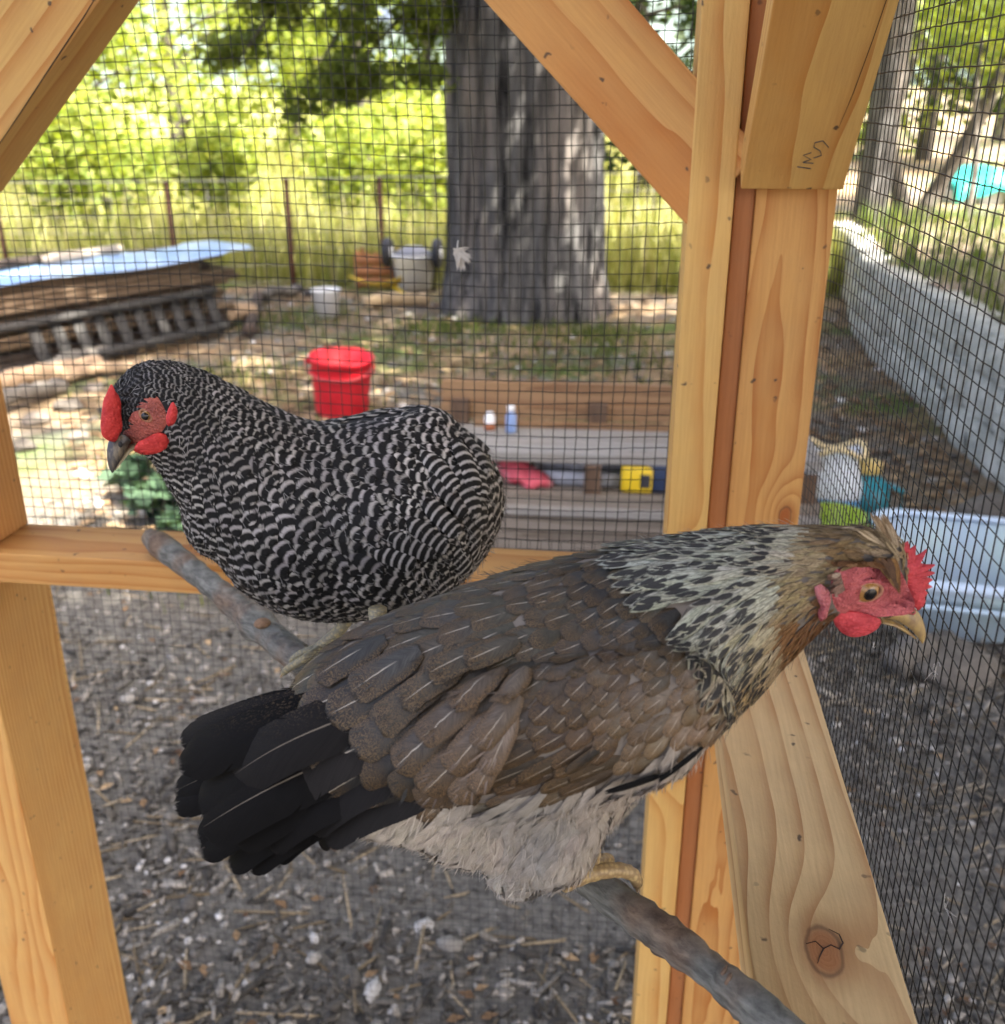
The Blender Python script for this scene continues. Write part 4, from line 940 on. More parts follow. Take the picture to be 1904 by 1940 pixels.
for (P_, N_, t, L, Wd, kind, col, far, uvp) in pl2.sample(26000, lambda k: .40):
    u, v = uvp; col = np.array(col) * random.uniform(.85, 1.15) * np.array([1, random.uniform(.96, 1.), random.uniform(.92, 1.)])
    if inside(u, v, FACE2) or inside(u - 5, v + 6, FACE2) or (u < 250 and 812 < v): continue
    k_ = .95 if u < 380 else 1.08 if u < 720 else .95
    col = col * (random.uniform(.55, 1.) if u < 720 else random.uniform(.8, 1.25))
    pl2.lay(P_, N_, t, L * 1.15 * k_, Wd * 1.1 * k_, 'scale', M_BR, col, .045 * L + .001, .0006 + .0012 * random.random(), .0012, jitter=.2)
def on2(u, v):
    q = pl2.bvh.ray_cast(Vector(CAM), Vector(nrm(ray(u, v)))); return (np.array(q[0]), np.array(q[1])) if q[0] is not None else (None, None)
# folded wing tip and short hanging tail of the barred hen
for (u, v, du, dv, L, Wd, bs) in [(845, 790, .75, .66, 110, 44, .004), (868, 815, .6, .8, 110, 44, .006), (880, 850, .45, .9, 110, 46, .007), (858, 838, .5, .86, 115, 44, .009), (885, 900, .35, .94, 110, 46, .006), (875, 950, .35, .94, 100, 44, .005), (860, 885, .45, .9, 110, 44, .010), (880, 1000, .5, .86, 84, 40, .004), (850, 1030, .6, .8, 84, 40, .004),
                              (800, 860, .72, .7, 100, 40, .006), (815, 905, .66, .75, 100, 40, .008), (800, 950, .7, .7, 100, 38, .009), (770, 985, .8, .6, 100, 36, .008), (735, 1015, .88, .47, 100, 36, .007), (700, 1040, .93, .35, 96, 34, .005)]:
    P_, N_ = on2(u, v)
    if P_ is None: continue
    z = proj(P_)[2]; t = pl2.tangent(P_, N_, u, v, z, np.array((du, dv)), False)
    pl2.lay(P_, N_, t, L * z / F, Wd * z / F, 'broad', M_BR, np.array(WG) * random.uniform(.8, 1.2), .004, bs * .6, .002, jitter=.05, follow=.85, rnd=1.3 + random.random() * .8, tag='tail_feather' if u > 840 else 'feather')
for k in range(1500):
    P_ = V2[random.randrange(len(V2))]; u, v, z = proj(P_)
    if not (u > 760 and v > 960 or u > 850): continue
    loc, nn, _, _ = pl2.bvh.find_nearest(Vector(P_)); nn = np.array(nn); t = pl2.tangent(P_, nn, u, v, z, np.array((.5, .86)), False)
    pl2.lay(P_, nn, nrm(t + nn * .25), random.uniform(.012, .022), random.uniform(.0005, .001), 'fluff', M_SF, np.array(WD) * random.uniform(.3, 1.2), .006, .002, 0, tag='fluff', jitter=.4, follow=.6)
for k in range(4200):
    P_ = V2[random.randrange(len(V2))]; u, v, z = proj(P_); dr, L, Wd, kind, col = pl2.anchor(u, v)
    if inside(u, v, FACE2): continue
    loc, nn, _, _ = pl2.bvh.find_nearest(Vector(P_)); nn = np.array(nn); t = pl2.tangent(P_, nn, u, v, z, dr, False)
    pl2.lay(P_, nn, nrm(t + nn * .15), random.uniform(.005, .012), random.uniform(.0003, .0007), 'fluff', M_SF, np.array(WD) * random.choice((.04, .06, 1.)) * random.uniform(.7, 1.2), .0035, .002, 0, tag='fluff', jitter=.4, follow=.75)
pl2.emit(hen2, 290)
# head of hen two, turned towards the open side
bv2 = pl2.bvh
HC = onplane(285, 785, FOOT2, N2); V_ = nrm(CAM - HC); zh = proj(HC)[2]
FN = nrm(V_ * .8 + RT * .25 + UP * .1)
def hplane(off): return HC + V_ * off
CN = nrm(V_ * .62 + RT * .62 + UP * -.1)                      # the comb stands on the head's middle plane, seen aslant
blob_poly('comb', [(211, 726), (217, 740), (224, 748), (228, 762), (228, 786), (231, 806), (229, 818), (224, 826), (219, 838), (207, 836), (194, 827), (191, 807), (194, 779), (197, 756), (204, 742)], at(214, 790, zh - .034), CN, .010, M_COMB2, hen2, pw=.55)
skin_patch('face', FACE2, bv2, M_FACE2, hen2, .0012, .0022, (274, 796))
e2, en2 = on_skin(277, 787, bv2, .0002)
eye(hen2, e2, nrm(V_ * .9 + en2 * .3 - RT * .2 - UP * .2), .0049, (.30, .15, .05), pup=.80)
lid(hen2, e2, nrm(V_ * .8 + en2 * .4), .0050, .6, .0010, plain('eyelid_tawny', (.33, .14, .07), .5, 300), tilt=radians(52))
def flat_blob(name, poly, zoff, nn, th, mat, **k): return blob_poly(name, poly, at(poly[0][0], poly[0][1], zh + zoff), nn, th, mat, hen2, **k)
flat_blob('wattle', [(253, 850), (266, 857), (280, 862), (302, 858), (316, 849), (321, 835), (314, 822), (302, 818), (289, 823), (272, 832), (262, 836)], -.037, FN, .008, M_COMB2, pw=.6)
flat_blob('wattle', [(244, 846), (256, 856), (270, 862), (290, 860), (300, 850), (296, 838), (280, 836), (260, 838)], -.012, FN, .006, M_COMB2, pw=.6)
flat_blob('ear_lobe', [(327, 760), (333, 770), (335, 780), (334, 793), (328, 806), (318, 808), (315, 794), (319, 776)], -.050, nrm(FN + RT * .5), .007, M_COMB2)
N = NT('beak_dark'); p = N.obj(); st = N.noise(N.vmath('MULTIPLY', p, (250, 250, 80)), 1., 4.); edge = N.ramp(N.noise(p, 120., 2.), .4, .6)
M_BEAK2 = N.done(N.bsdf(N.mix(N.ramp(st, .45, .68), (.05, .045, .042), (.22, .18, .12)), .35, N.bump(st, .2, .0006)))
M_BEAK2B = plain('beak_pale', (.40, .33, .20), .4, 200, .3)
BP = at(214, 860, zh - .026)
beak(hen2, [(222, 818), (208, 832), (203, 850), (203, 868), (206, 885), (212, 896)], [(246, 838), (241, 848), (235, 860), (228, 872), (221, 884), (214, 895)], BP, nrm(V_ * .8 + RT * .5), (.0072, .0068, .0056, .0042, .0026, .0005), M_BEAK2, 'upper_beak')
beak(hen2, [(256, 839), (244, 845), (232, 861), (219, 886)], [(258, 847), (246, 856), (233, 872), (218, 892)], BP, nrm(V_ * .8 + RT * .5), (.006, .0055, .004, .0006), M_BEAK2B, 'lower_beak')
MB().ball(at(228, 842, zh - .034), (.0018, .0012, .0024), 10, 8).build('nostril', plain('nostril_black', (.01, .01, .01), .6), hen2)
# feet of hen two
leg = MB().tube(spline([at(684, 1125, .862), at(648, 1188, .872), at(610, 1222, .879), at(588, 1241, .884)], 12), np.linspace(.006, .0046, 12), 12).build('leg', M_TOE2, hen2)
toe(leg, [perch_pt(606, 1230, .022), perch_pt(580, 1246, .02), perch_pt(556, 1260, .013), perch_pt(541, 1271, .004), perch_pt(531, 1283, -.004)], (.0042, .0038, .0036, .0032, .0018), M_TOE2)
toe(leg, [perch_pt(612, 1234, .021), perch_pt(596, 1252, .017), perch_pt(580, 1268, .008), perch_pt(566, 1284, -.006)], (.0038, .0036, .0032, .0018), M_TOE2)
toe(leg, [perch_pt(620, 1226, .021), perch_pt(600, 1228, .021), perch_pt(575, 1236, .017), perch_pt(556, 1248, .01), perch_pt(547, 1262, 0)], (.0038, .0036, .0034, .003, .0018), M_TOE2)
bd2 = nrm(PP[45] - PP[35]); sd2 = nrm(np.cross(bd2, UP)); c = perch_pt(725, 1342, .013) 
leg2 = MB().tube(spline([c + UP * .09, c + UP * .04, c + UP * .006], 8), np.linspace(.0075, .0055, 8), 12).build('leg', M_TOE2, hen2)
for dd in (sd2, nrm(sd2 + bd2 * .5), nrm(sd2 - bd2 * .5), -sd2):
    toe(leg2, [c + UP * .003, c + dd * .013 + UP * .003, c + dd * .023 - UP * .006, c + dd * .024 - UP * .018], (.0038, .0036, .0032, .0018), M_TOE2)

# ================================================================== OUTSIDE THE COOP
def sheet(name, x0, x1, y0, y1, z, mat, nx=2, ny=2, hf=None):
    X, Y = np.meshgrid(np.linspace(x0, x1, nx), np.linspace(y0, y1, ny)); Zz = np.full_like(X, z) if hf is None else z + hf(X, Y)
    V = np.stack([X.ravel(), Y.ravel(), Zz.ravel()], 1)
    q = np.array([(i * nx + j, i * nx + j + 1, (i + 1) * nx + j + 1, (i + 1) * nx + j) for i in range(ny - 1) for j in range(nx - 1)])
    o = mesh_np(name, V, q, mat); o['kind'] = 'structure'; return o
N = NT('yard_soil'); p = N.pos(); s = N.n('SeparateXYZ'); N.set(s.inputs[0], p)
flat = N.vmath('MULTIPLY', p, (1, 1, .2))
a = N.noise(flat, 38., 5., .7); b = N.noise(flat, 9., 4., .6); c_ = N.noise(flat, 1.3, 4., .6); g_ = N.noise(N.vmath('ADD', flat, (3, 7, 0)), .85, 5., .62)
soil = N.mix(N.ramp(a, .3, .7), (.042, .039, .034), (.225, .21, .18))
soil = N.mix(N.ramp(b, .55, .75), soil, (.105, .094, .08))
litter = N.mix(N.ramp(a, .3, .68), (.10, .065, .035), (.42, .30, .17))
grass = N.mix(N.ramp(a, .3, .7), (.035, .055, .014), (.13, .17, .04))
far = N.ramp(s.outputs[1], 2.6, 4.6)
x1 = N.mix(N.math('MULTIPLY', far, N.ramp(c_, .38, .58)), soil, litter)
x1 = N.mix(N.math('MULTIPLY', N.ramp(s.outputs[1], 2.8, 4.4), N.ramp(g_, .50, .62)), x1, grass)
mead = N.mix(N.ramp(b, .3, .7), (.18, .21, .05), (.36, .34, .12))
x1 = N.mix(N.math('MULTIPLY', N.ramp(s.outputs[1], 8.9, 9.6), N.ramp(s.outputs[0], 2.2, 1.2)), x1, mead)
M_SOIL = N.done(N.bsdf(x1, .9, N.bump(N.math('ADD', a, b), .9, .02), Specular_IOR_Level=.2))
def ground_h(X, Y):
    h = .02 * np.sin(X * 1.7 + Y) * np.cos(Y * 1.3) * (Y > 1.5)
    return h + np.clip((Y - 10) * .045, 0, 3.2) * (Y > 10) 
xs = 120
sheet('ground', -70, 70, -30, 110, 0, M_SOIL, 141, 281, ground_h)
# low blue hill a long way off
hv = []
N = NT('hill_woods'); p = N.pos(); hN = N.noise(p, .25, 4.)
M_HILL = N.done(N.bsdf(N.mix(N.ramp(hN, .35, .65), (.05, .075, .07), (.10, .13, .11)), .95))
hx = np.linspace(-170, 130, 60); hy = np.linspace(120, 260, 12)
X, Y = np.meshgrid(hx, hy); Zh = 26 * np.sin(np.clip((Y - 120) / 140, 0, 1) * pi / 2) * (1 + .35 * np.sin(X * .031) + .15 * np.sin(X * .09 + 2)) + 2
q = np.array([(i * 60 + j, i * 60 + j + 1, (i + 1) * 60 + j + 1, (i + 1) * 60 + j) for i in range(11) for j in range(59)])
mesh_np('hill', np.stack([X.ravel(), Y.ravel(), Zh.ravel()], 1), q, M_HILL)['kind'] = 'structure'
# low retaining wall of pale blocks running away on the right, a raised bank behind it
N = NT('pale_block'); p = N.pos(); a = N.noise(p, 5., 5., .65); b_n = N.noise(p, 26., 4., .65)
c = N.mix(N.ramp(a, .35, .65), (.36, .365, .31), (.62, .615, .53)); c = N.mix(N.ramp(b_n, .56, .72), c, (.10, .105, .085))
M_BLOCK = N.done(N.bsdf(c, .92, N.bump(N.math('ADD', a, b_n), .9, .02)))
wl = [onz(u, v, 0) for u, v in ((1886, 928), (1799, 853), (1733, 765), (1623, 649), (1594, 560), (1566, 505))]
wl.insert(0, wl[0] + (wl[0] - wl[1]) * 1.6); wl.append(wl[-1] + (wl[-1] - wl[-2]) * .25)
WLN = spline(wl, 200); seg = np.concatenate([[0], np.cumsum(np.linalg.norm(np.diff(WLN, axis=0), axis=1))])
def wall_at(s_): return np.array([np.interp(s_, seg, WLN[:, k]) for k in range(3)])
wall = empty('retaining_wall', wall_at(seg[-1] * .4), 'long low wall of pale rough blocks running away behind the right wire', 'wall')
WH_ = .44; course = 3; bh_ = WH_ / course
for r_ in range(course):
    s_ = -.2 * (r_ % 2) + .0
    while s_ < seg[-1] - .1:
        L_ = random.uniform(.38, .46); s0, s1 = max(0, s_), min(seg[-1], s_ + L_); s_ += L_
        if s1 - s0 < .1: continue
        q0, q1 = wall_at(s0), wall_at(s1); dx = nrm(q1 - q0); dn = nrm(np.cross(dx, UP))
        if dn[0] < 0: dn = -dn
        bm = bmesh.new(); bmesh.ops.create_grid(bm, x_segments=5, y_segments=4, size=.5); Vb = []
        lw, lh = np.linalg.norm(q1 - q0) - .006, bh_ - .006; sd_ = random.uniform(0, 90); out = random.uniform(-.012, .012)
        V = []
        for jj in range(5):
            for ii in range(6):
                x_, z_ = ii / 5, jj / 4; edge = (ii in (0, 5)) or (jj in (0, 4)); dpt = .03 * mnoise.noise(Vector((x_ * 2 + sd_, z_ * 2, 0))) + (.016 if edge else 0)
                V.append(q0 + dx * (x_ * lw + .003) + UP * ((r_ * bh_ + z_ * lh + .003) * (1.45 - .5 * ((1 - x_) * s0 + x_ * s1) / seg[-1])) + dn * (out + dpt + .006 * r_))
        bm.free(); n0 = len(V)
        for (ii, jj) in ((0, 0), (5, 0), (5, 4), (0, 4)): V.append(V[jj * 6 + ii] + dn * .22)
        Fc = [(jj * 6 + ii, jj * 6 + ii + 1, (jj + 1) * 6 + ii + 1, (jj + 1) * 6 + ii) for jj in range(4) for ii in range(5)]
        Fc += [(0, 24, n0 + 3, n0), (5, n0 + 1, n0 + 2, 29), (24, 29, n0 + 2, n0 + 3), (0, n0, n0 + 1, 5), (n0, n0 + 3, n0 + 2, n0 + 1)]
        mesh_np('block', V, Fc, M_BLOCK, wall)
V = []; nb_ = 60
for k in range(nb_):
    q_ = wall_at(seg[-1] * k / (nb_ - 1)); f_ = k / (nb_ - 1); top_ = .42 * (1.45 - .5 * f_) * (1 if f_ < .9 else (1 - f_) * 10)
    for i_, w_ in enumerate((.16, .8, 1.8, 3.2, 5., 8., 13.)): V.append((q_[0] + w_, q_[1] + .25 * w_, max(.0, top_ + .02 * w_ + .03 * sin(k * .7 + w_)) + (.01 if top_ < .05 else 0)))
q = np.array([(i * 7 + j, i * 7 + j + 1, (i + 1) * 7 + j + 1, (i + 1) * 7 + j) for i in range(nb_ - 1) for j in range(6)])
N = NT('bank_soil'); p = N.pos(); a = N.noise(p, 20., 5., .7); g_ = N.noise(p, .9, 4.)
x_ = N.mix(N.ramp(a, .3, .7), (.10, .075, .05), (.36, .27, .19)); x_ = N.mix(N.ramp(g_, .44, .58), x_, N.mix(N.ramp(a, .3, .7), (.06, .085, .025), (.17, .21, .06)))
mesh_np('bank', V, q, N.done(N.bsdf(x_, .9, N.bump(a, .8, .02))))['kind'] = 'structure'
def bank_h(x, y): return .6

# ------------------------------------------------------------------ litter on the yard: chips, stones, straws, leaves
def scatter(name, n, area, shape, mat, hmin=0., dens=None):
    """one mass of loose bits; shape() -> (verts, faces) ; every bit gets its own tint"""
    Vs, Fs, T, nn = [], [], [], 0
    for _ in range(n):
        x, y = area()
        V, Fc = shape(); a_ = random.uniform(0, 2 * pi); R_ = np.array([[cos(a_), -sin(a_), 0], [sin(a_), cos(a_), 0], [0, 0, 1]])
        V = V @ R_.T + np.array([x, y, hmin + float(ground_h(x, y))]); Vs.append(V); Fs += [tuple(i + nn for i in f) for f in Fc]; T.append(np.tile([random.random(), random.random(), random.random(), 1], (len(V), 1))); nn += len(V)
    o = mesh_np(name, np.concatenate(Vs), Fs, mat, None, False, None, np.concatenate(T)); o['kind'] = 'stuff'; return o
def chip(l, w, h, tilt=.35):
    def f():
        L, Wd, Hh = l * random.uniform(.5, 1.5), w * random.uniform(.6, 1.4), h * random.uniform(.6, 1.4)
        V = np.array([[x, y, z] for x in (-1, 1) for y in (-1, 1) for z in (-1, 1)]) * np.array([L, Wd, Hh]) / 2 * (1 + rng.normal(0, .16, (8, 3)))
        a_ = random.gauss(0, tilt); V = V @ np.array([[cos(a_), 0, -sin(a_)], [0, 1, 0], [sin(a_), 0, cos(a_)]]).T
        return V + np.array([0, 0, Hh * .4]), [(0, 1, 3, 2), (4, 6, 7, 5), (0, 4, 5, 1), (2, 3, 7, 6), (0, 2, 6, 4), (1, 5, 7, 3)]
    return f
bmi = bmesh.new(); bmesh.ops.create_icosphere(bmi, subdivisions=1, radius=1.); IV = np.array([v.co[:] for v in bmi.verts]); IF = [tuple(v.index for v in f.verts) for f in bmi.faces]; bmi.free()
def stone(r):
    def f():
        V = IV * r * random.uniform(.5, 1.5) * np.array([random.uniform(.8, 1.4), random.uniform(.7, 1.1), random.uniform(.45, .8)]) * (1 + rng.normal(0, .1, IV.shape))
        return V + np.array([0, 0, r * .25]), IF
    return f
def leaf_bit(l):
    def f():
        L = l * random.uniform(.6, 1.3); V = np.array([(-.5, 0, .0), (-.1, .26, .1), (-.1, -.26, .12), (.5, 0, .08 * random.random())]) * L
        return V + np.array([0, 0, .003]), [(0, 2, 3, 1)]
    return f
def tint_mat(name, stops, rough=.85, transl=0.):
    N = NT(name); at_ = N.n('Attribute', attribute_name='tint'); sx = N.n('SeparateColor'); N.set(sx.inputs[0], at_.outputs['Color'])
    cr = N.n('ValToRGB'); cr.color_ramp.interpolation = 'LINEAR'; els = cr.color_ramp.elements
    for i, (ps, c) in enumerate(stops):
        e = els[i] if i < 2 else els.new(ps)
        e.position = ps; e.color = (*c, 1)
    N.set(cr.inputs[0], sx.outputs[0]); nz = N.noise(N.pos(), 160., 3.)
    c = N.mix(N.ramp(nz, .3, .7), N.mix(1., cr.outputs[0], (.65, .63, .6), 'MULTIPLY'), cr.outputs[0])
    b = N.bsdf(c, rough, Specular_IOR_Level=.25)
    if not transl: return N.done(b)
    tl = N.n('BsdfTranslucent'); N.set(tl.inputs[0], N.mix(1., c, (1.25, 1.2, .5), 'MULTIPLY')); mx = N.n('MixShader'); N.set(mx.inputs[0], transl); N.set(mx.inputs[1], b.outputs[0]); N.set(mx.inputs[2], tl.outputs[0])
    return N.done(mx)
M_CHIP = tint_mat('wood_chips', [(0, (.045, .041, .035)), (.5, (.125, .114, .096)), (.85, (.27, .247, .205)), (1, (.46, .42, .36))])
M_PEB = tint_mat('pebbles', [(0, (.075, .068, .06)), (.5, (.20, .185, .16)), (.85, (.38, .36, .32)), (1, (.68, .67, .64))])
M_LEAFL = tint_mat('fallen_leaves', [(0, (.10, .055, .03)), (.5, (.26, .16, .08)), (1, (.50, .36, .20))])
def near_area():
    while True:
        y = 1.12 + 2.6 * random.random() ** 1.5; x = random.uniform(-.45 * y - .75, .42 * y + .7)
        return x, y
def right_area(): y = random.uniform(.1, 4.5); return random.uniform(.3, .9 + .5 * y), y
def mid_area(): y = random.uniform(3.0, 9.); return random.uniform(-.62 * y, .45 * y), y
scatter('wood_chips', 9000, near_area, chip(.021, .008, .005), M_CHIP)
scatter('wood_chips', 500, near_area, chip(.045, .013, .007), M_CHIP)
scatter('wood_chips', 1500, right_area, chip(.026, .009, .005), M_CHIP)
scatter('gravel', 4200, near_area, stone(.0065), M_PEB)
scatter('gravel', 800, right_area, stone(.010), M_PEB)
scatter('gravel', 150, near_area, stone(.018), M_PEB)
scatter('straw_litter', 700, near_area, chip(.12, .004, .004, .1), tint_mat('straw', [(0, (.16, .12, .07)), (1, (.42, .34, .22))]))
scatter('straw_litter', 1000, right_area, chip(.11, .004, .004, .15), tint_mat('straw_pale', [(0, (.18, .15, .11)), (1, (.45, .40, .31))]))
scatter('leaf_litter', 5200, mid_area, leaf_bit(.075), M_LEAFL)
scatter('leaf_litter', 500, near_area, leaf_bit(.032), M_LEAFL)
scatter('gravel', 700, mid_area, stone(.022), M_PEB)
# grass
def blades(name, n, area, hgt, wid, mat, bend=.35, base=0.):
    V = np.zeros((n, 5, 3)); T = np.zeros((n, 5, 4)); T[..., 3] = 1
    for i in range(n):
        x, y = area(); a_ = random.uniform(0, 2 * pi); h = hgt * random.uniform(.5, 1.25); w = wid * random.uniform(.7, 1.3); bx, by = bend * h * cos(a_ + 1.2) * random.random(), bend * h * sin(a_ + 1.2) * random.random()
        z = float(ground_h(x, y)) + base; c, s_ = cos(a_) * w / 2, sin(a_) * w / 2
        V[i] = [(x - c, y - s_, z), (x + c, y + s_, z), (x - c * .7 + bx * .4, y - s_ * .7 + by * .4, z + h * .6), (x + c * .7 + bx * .4, y + s_ * .7 + by * .4, z + h * .6), (x + bx, y + by, z + h)]
        T[i, :, 0] = random.random()
    k = np.arange(n)[:, None] * 5
    o = mesh_np(name, V.reshape(-1, 3), [k + np.array([[0, 1, 3, 2]]), k + np.array([[2, 3, 4]])], mat, None, False, None, T.reshape(-1, 4)); o['kind'] = 'stuff'; return o
M_GRASS = tint_mat('yard_grass', [(0, (.035, .065, .012)), (.6, (.10, .15, .03)), (1, (.22, .24, .06))], .6, .35)
M_MEAD = tint_mat('meadow_grass', [(0, (.20, .24, .06)), (.5, (.38, .39, .13)), (1, (.54, .50, .27))], .6, .4)
patches = [(-1.0, 6.1, 1.3), (-2.4, 5.6, .6), (-.6, 4.6, .5), (-1.9, 4.3, .5), (.3, 6.4, .9), (-.5, 7.0, .9), (.1, 5.4, .45), (-1.35, 3.1, .35), (-2.6, 7.4, .6), (-1.35, 7.15, .45), (-.25, 7.35, .5)]
def patch_area():
    x, y, r = random.choice(patches); return random.gauss(x, r * .5), random.gauss(y, r * .42)
blades('grass', 5200, patch_area, .075, .008, M_GRASS)
def mead_area(): y = 9.1 + 16 * random.random() ** 1.6; return random.uniform(-.62 * y - 1, min(2., .62 * y)), y
blades('meadow_grass', 16000, mead_area, .55, .022, M_MEAD, .5)
def bank_area():
    q_ = wall_at(seg[-1] * random.uniform(.05, .88)); w_ = .2 + 4.5 * random.random() ** 1.4; return q_[0] + w_, q_[1] + .25 * w_
blades('grass', 3800, bank_area, .20, .013, M_GRASS, .6, .5)

# ------------------------------------------------------------------ trees
N = NT('bark_ridged'); p = N.obj(); r1 = N.noise(N.vmath('MULTIPLY', p, (11, 11, .8)), 1., 6., .65, .5); r2 = N.noise(N.vmath('MULTIPLY', p, (42, 42, 2.4)), 1., 4., .6, .3)
f = N.math('ADD', N.math('MULTIPLY', r1, .62), N.math('MULTIPLY', r2, .38)); c = N.mix(N.ramp(f, .40, .60), (.011, .0108, .0105), (.185, .178, .168)); c = N.mix(N.math('MULTIPLY', N.ramp(N.noise(N.vmath('MULTIPLY', p, (2, 2, .8)), 1., 3.), .48, .62), N.ramp(f, .42, .6)), c, (.24, .205, .175))
M_BARK = N.done(N.bsdf(c, .95, N.bump(f, 1., .08), Specular_IOR_Level=.1))
N = NT('bark_young'); p = N.obj(); r1 = N.noise(N.vmath('MULTIPLY', p, (14, 14, 3)), 1., 4.)
M_BARK2 = N.done(N.bsdf(N.mix(N.ramp(r1, .35, .65), (.035, .030, .024), (.11, .095, .075)), .9, N.bump(r1, .7, .02)))
def trunk_mesh(name, base, pts, rads, mat, parent, n=64, ridge=.06, flare=True, m=50):
    S = spline(pts, m); rr_ = np.interp(np.linspace(0, 1, m), np.linspace(0, 1, len(rads)), rads); V = []
    for i in range(m):
        for k in range(n):
            a_ = 2 * pi * k / n; d_ = np.array([cos(a_), sin(a_), 0])
            z_ = S[i][2]
            w = .7 * mnoise.noise(Vector((d_[0] * 5.5, d_[1] * 5.5, z_ * .35))) + .9 * (1 - 2.6 * abs(mnoise.noise(Vector((d_[0] * 10, d_[1] * 10, z_ * .55 + 9))))) + .3 * mnoise.noise(Vector((d_[0] * 26, d_[1] * 26, z_ * 5)))
            fl = (.18 * mnoise.noise(Vector((d_[0] * 2.2 + 3, d_[1] * 2.2, 1))) + .06) * exp(-max(0, z_) / .28) if flare else 0
            V.append(S[i] + d_ * rr_[i] * (1 + ridge * w + max(-.05, fl)))
    q = np.array([(i * n + k, i * n + (k + 1) % n, (i + 1) * n + (k + 1) % n, (i + 1) * n + k) for i in range(m - 1) for k in range(n)])
    return mesh_np(name, V, q, mat, parent)
def leaf_cloud(name, clumps, n, size, mat, parent=None, flat=.7, droop=0.):
    """clumps: (centre, radii) ; n leaf blades of four corners, folded along the middle"""
    C_ = np.array([c for c, r in clumps]); Rr = np.array([r for c, r in clumps]); wts = Rr.prod(1) ** .67; wts /= wts.sum()
    idx = rng.choice(len(clumps), n, p=wts); d_ = rng.normal(0, 1, (n, 3)); d_ /= np.linalg.norm(d_, axis=1)[:, None]
    P = C_[idx] + d_ * Rr[idx] * (rng.random(n) ** .45)[:, None] * (1 + rng.normal(0, .12, n))[:, None]
    A = nrm_rows(rng.normal(0, 1, (n, 3)) * np.array([1, 1, flat]) + np.array([0, 0, -droop])); B = nrm_rows(np.cross(A, rng.normal(0, 1, (n, 3)))); Cn = np.cross(A, B)
    s_ = size * rng.uniform(.6, 1.35, n)[:, None]
    V = np.stack([P - A * s_ * .5, P + B * s_ * .3 + Cn * s_ * .06, P + A * s_ * .55, P - B * s_ * .3 + Cn * s_ * .06], 1).reshape(-1, 3)
    T = np.repeat(np.stack([np.clip(rng.random(n) * .6 + .4 * rng.random(len(clumps))[idx], 0, 1), rng.random(n), rng.random(n), np.ones(n)], 1), 4, 0)
    o = mesh_np(name, V, np.arange(n * 4).reshape(-1, 4), mat, parent, False, None, T); return o
M_LF = tint_mat('leaves_sunny', [(0, (.11, .17, .022)), (.5, (.26, .33, .06)), (1, (.46, .49, .15))], .55, .5)  # palest leaf tone desaturated to stand in for hazy highlights
M_LFD = tint_mat('leaves_deep', [(0, (.022, .045, .012)), (.6, (.05, .085, .02)), (1, (.10, .14, .035))], .5, .4)
M_LFB = tint_mat('leaves_blue_green', [(0, (.035, .075, .045)), (1, (.10, .17, .095))], .5, .35)

# the great old trunk beyond the yard
tb = (onz(838, 622) + onz(1182, 612)) / 2; tb[2] = 0; tb = tb + np.array([-.15, .62, 0])
big = empty('tree', tb, 'huge old tree with a thick ridged grey trunk', 'tree')
rad0 = .655
trunk_mesh('trunk', tb, [tb + UP * -.05, tb + UP * .4, tb + UP * 1.2, tb + np.array([-.02, 0, 2.4]), tb + np.array([-.05, 0, 5.]), tb + np.array([-.05, .1, 9.])], (.63, .60, .585, .565, .5, .36), M_BARK, big, 190, .055, True, 110)
br_ = MB(); cl = []
for (az_, z0_, L_, dz) in ((-2.5, 4.0, 4.2, 1.0), (-1.9, 4.6, 5.2, 1.2), (-1.4, 5.0, 5.6, 1.6), (-.7, 4.3, 5.0, 1.0), (-.2, 4.6, 4.8, 1.0), (-1.1, 6.2, 4.8, 1.2), (-1.7, 6.2, 4.5, 1.6), (-.6, 6.4, 4.6, 1.6)):  # unseen limbs, laid out to shade the yard and leave the field sunlit
    P = [tb + UP * z0_ + np.array([cos(az_), sin(az_), 0]) * L_ * t + UP * (dz * t - .5 * t * t) for t in np.linspace(0.02, 1, 7)]
    br_.tube(P, np.linspace(.17, .035, 7), 8)
    for t in np.linspace(.35, 1.05, 5): cl.append((tb + UP * (z0_ + dz * t + random.uniform(-.2, .8)) + np.array([cos(az_), sin(az_), 0]) * L_ * t + rng.normal(0, .5, 3) * [1, 1, .4], (1.4, 1.4, .6)))
br_.build('branch', M_BARK2, big)
leaf_cloud('crown', cl, 17000, .18, M_LFD, big, .5, .15)
# its low drooping sprays in front of the bright field
dr_ = MB(); cl = []
def spray(pts, n_c, r):
    S = spline(pts, 16); dr_.tube(S, np.linspace(.03, .006, 16), 6)
    for t in np.linspace(3, 15, n_c): cl.append((S[int(t)] + rng.normal(0, r * .5, 3), (r, r, r * .75)))
b0 = tb + UP * 3.4
spray([b0 + [-.4, -.2, 0], b0 + [-1.6, -.9, .1], at(700, -60, 6.4), at(640, 60, 6.4), at(590, 150, 6.35)], 9, .20)
spray([b0 + [-.4, -.3, -.2], at(840, -80, 6.8), at(760, 30, 6.7), at(690, 110, 6.6), at(620, 215, 6.6)], 9, .17)
spray([b0 + [-.5, -.3, -.2], at(860, -90, 7.0), at(830, 40, 6.9), at(810, 110, 6.9), at(800, 165, 6.9)], 6, .16)
spray([b0 + [-.5, -.5, 0], at(720, -100, 6.0), at(560, -30, 6.2), at(490, 60, 6.3), at(450, 120, 6.3)], 7, .18)
dr_.build('low_branch', M_BARK2, big)
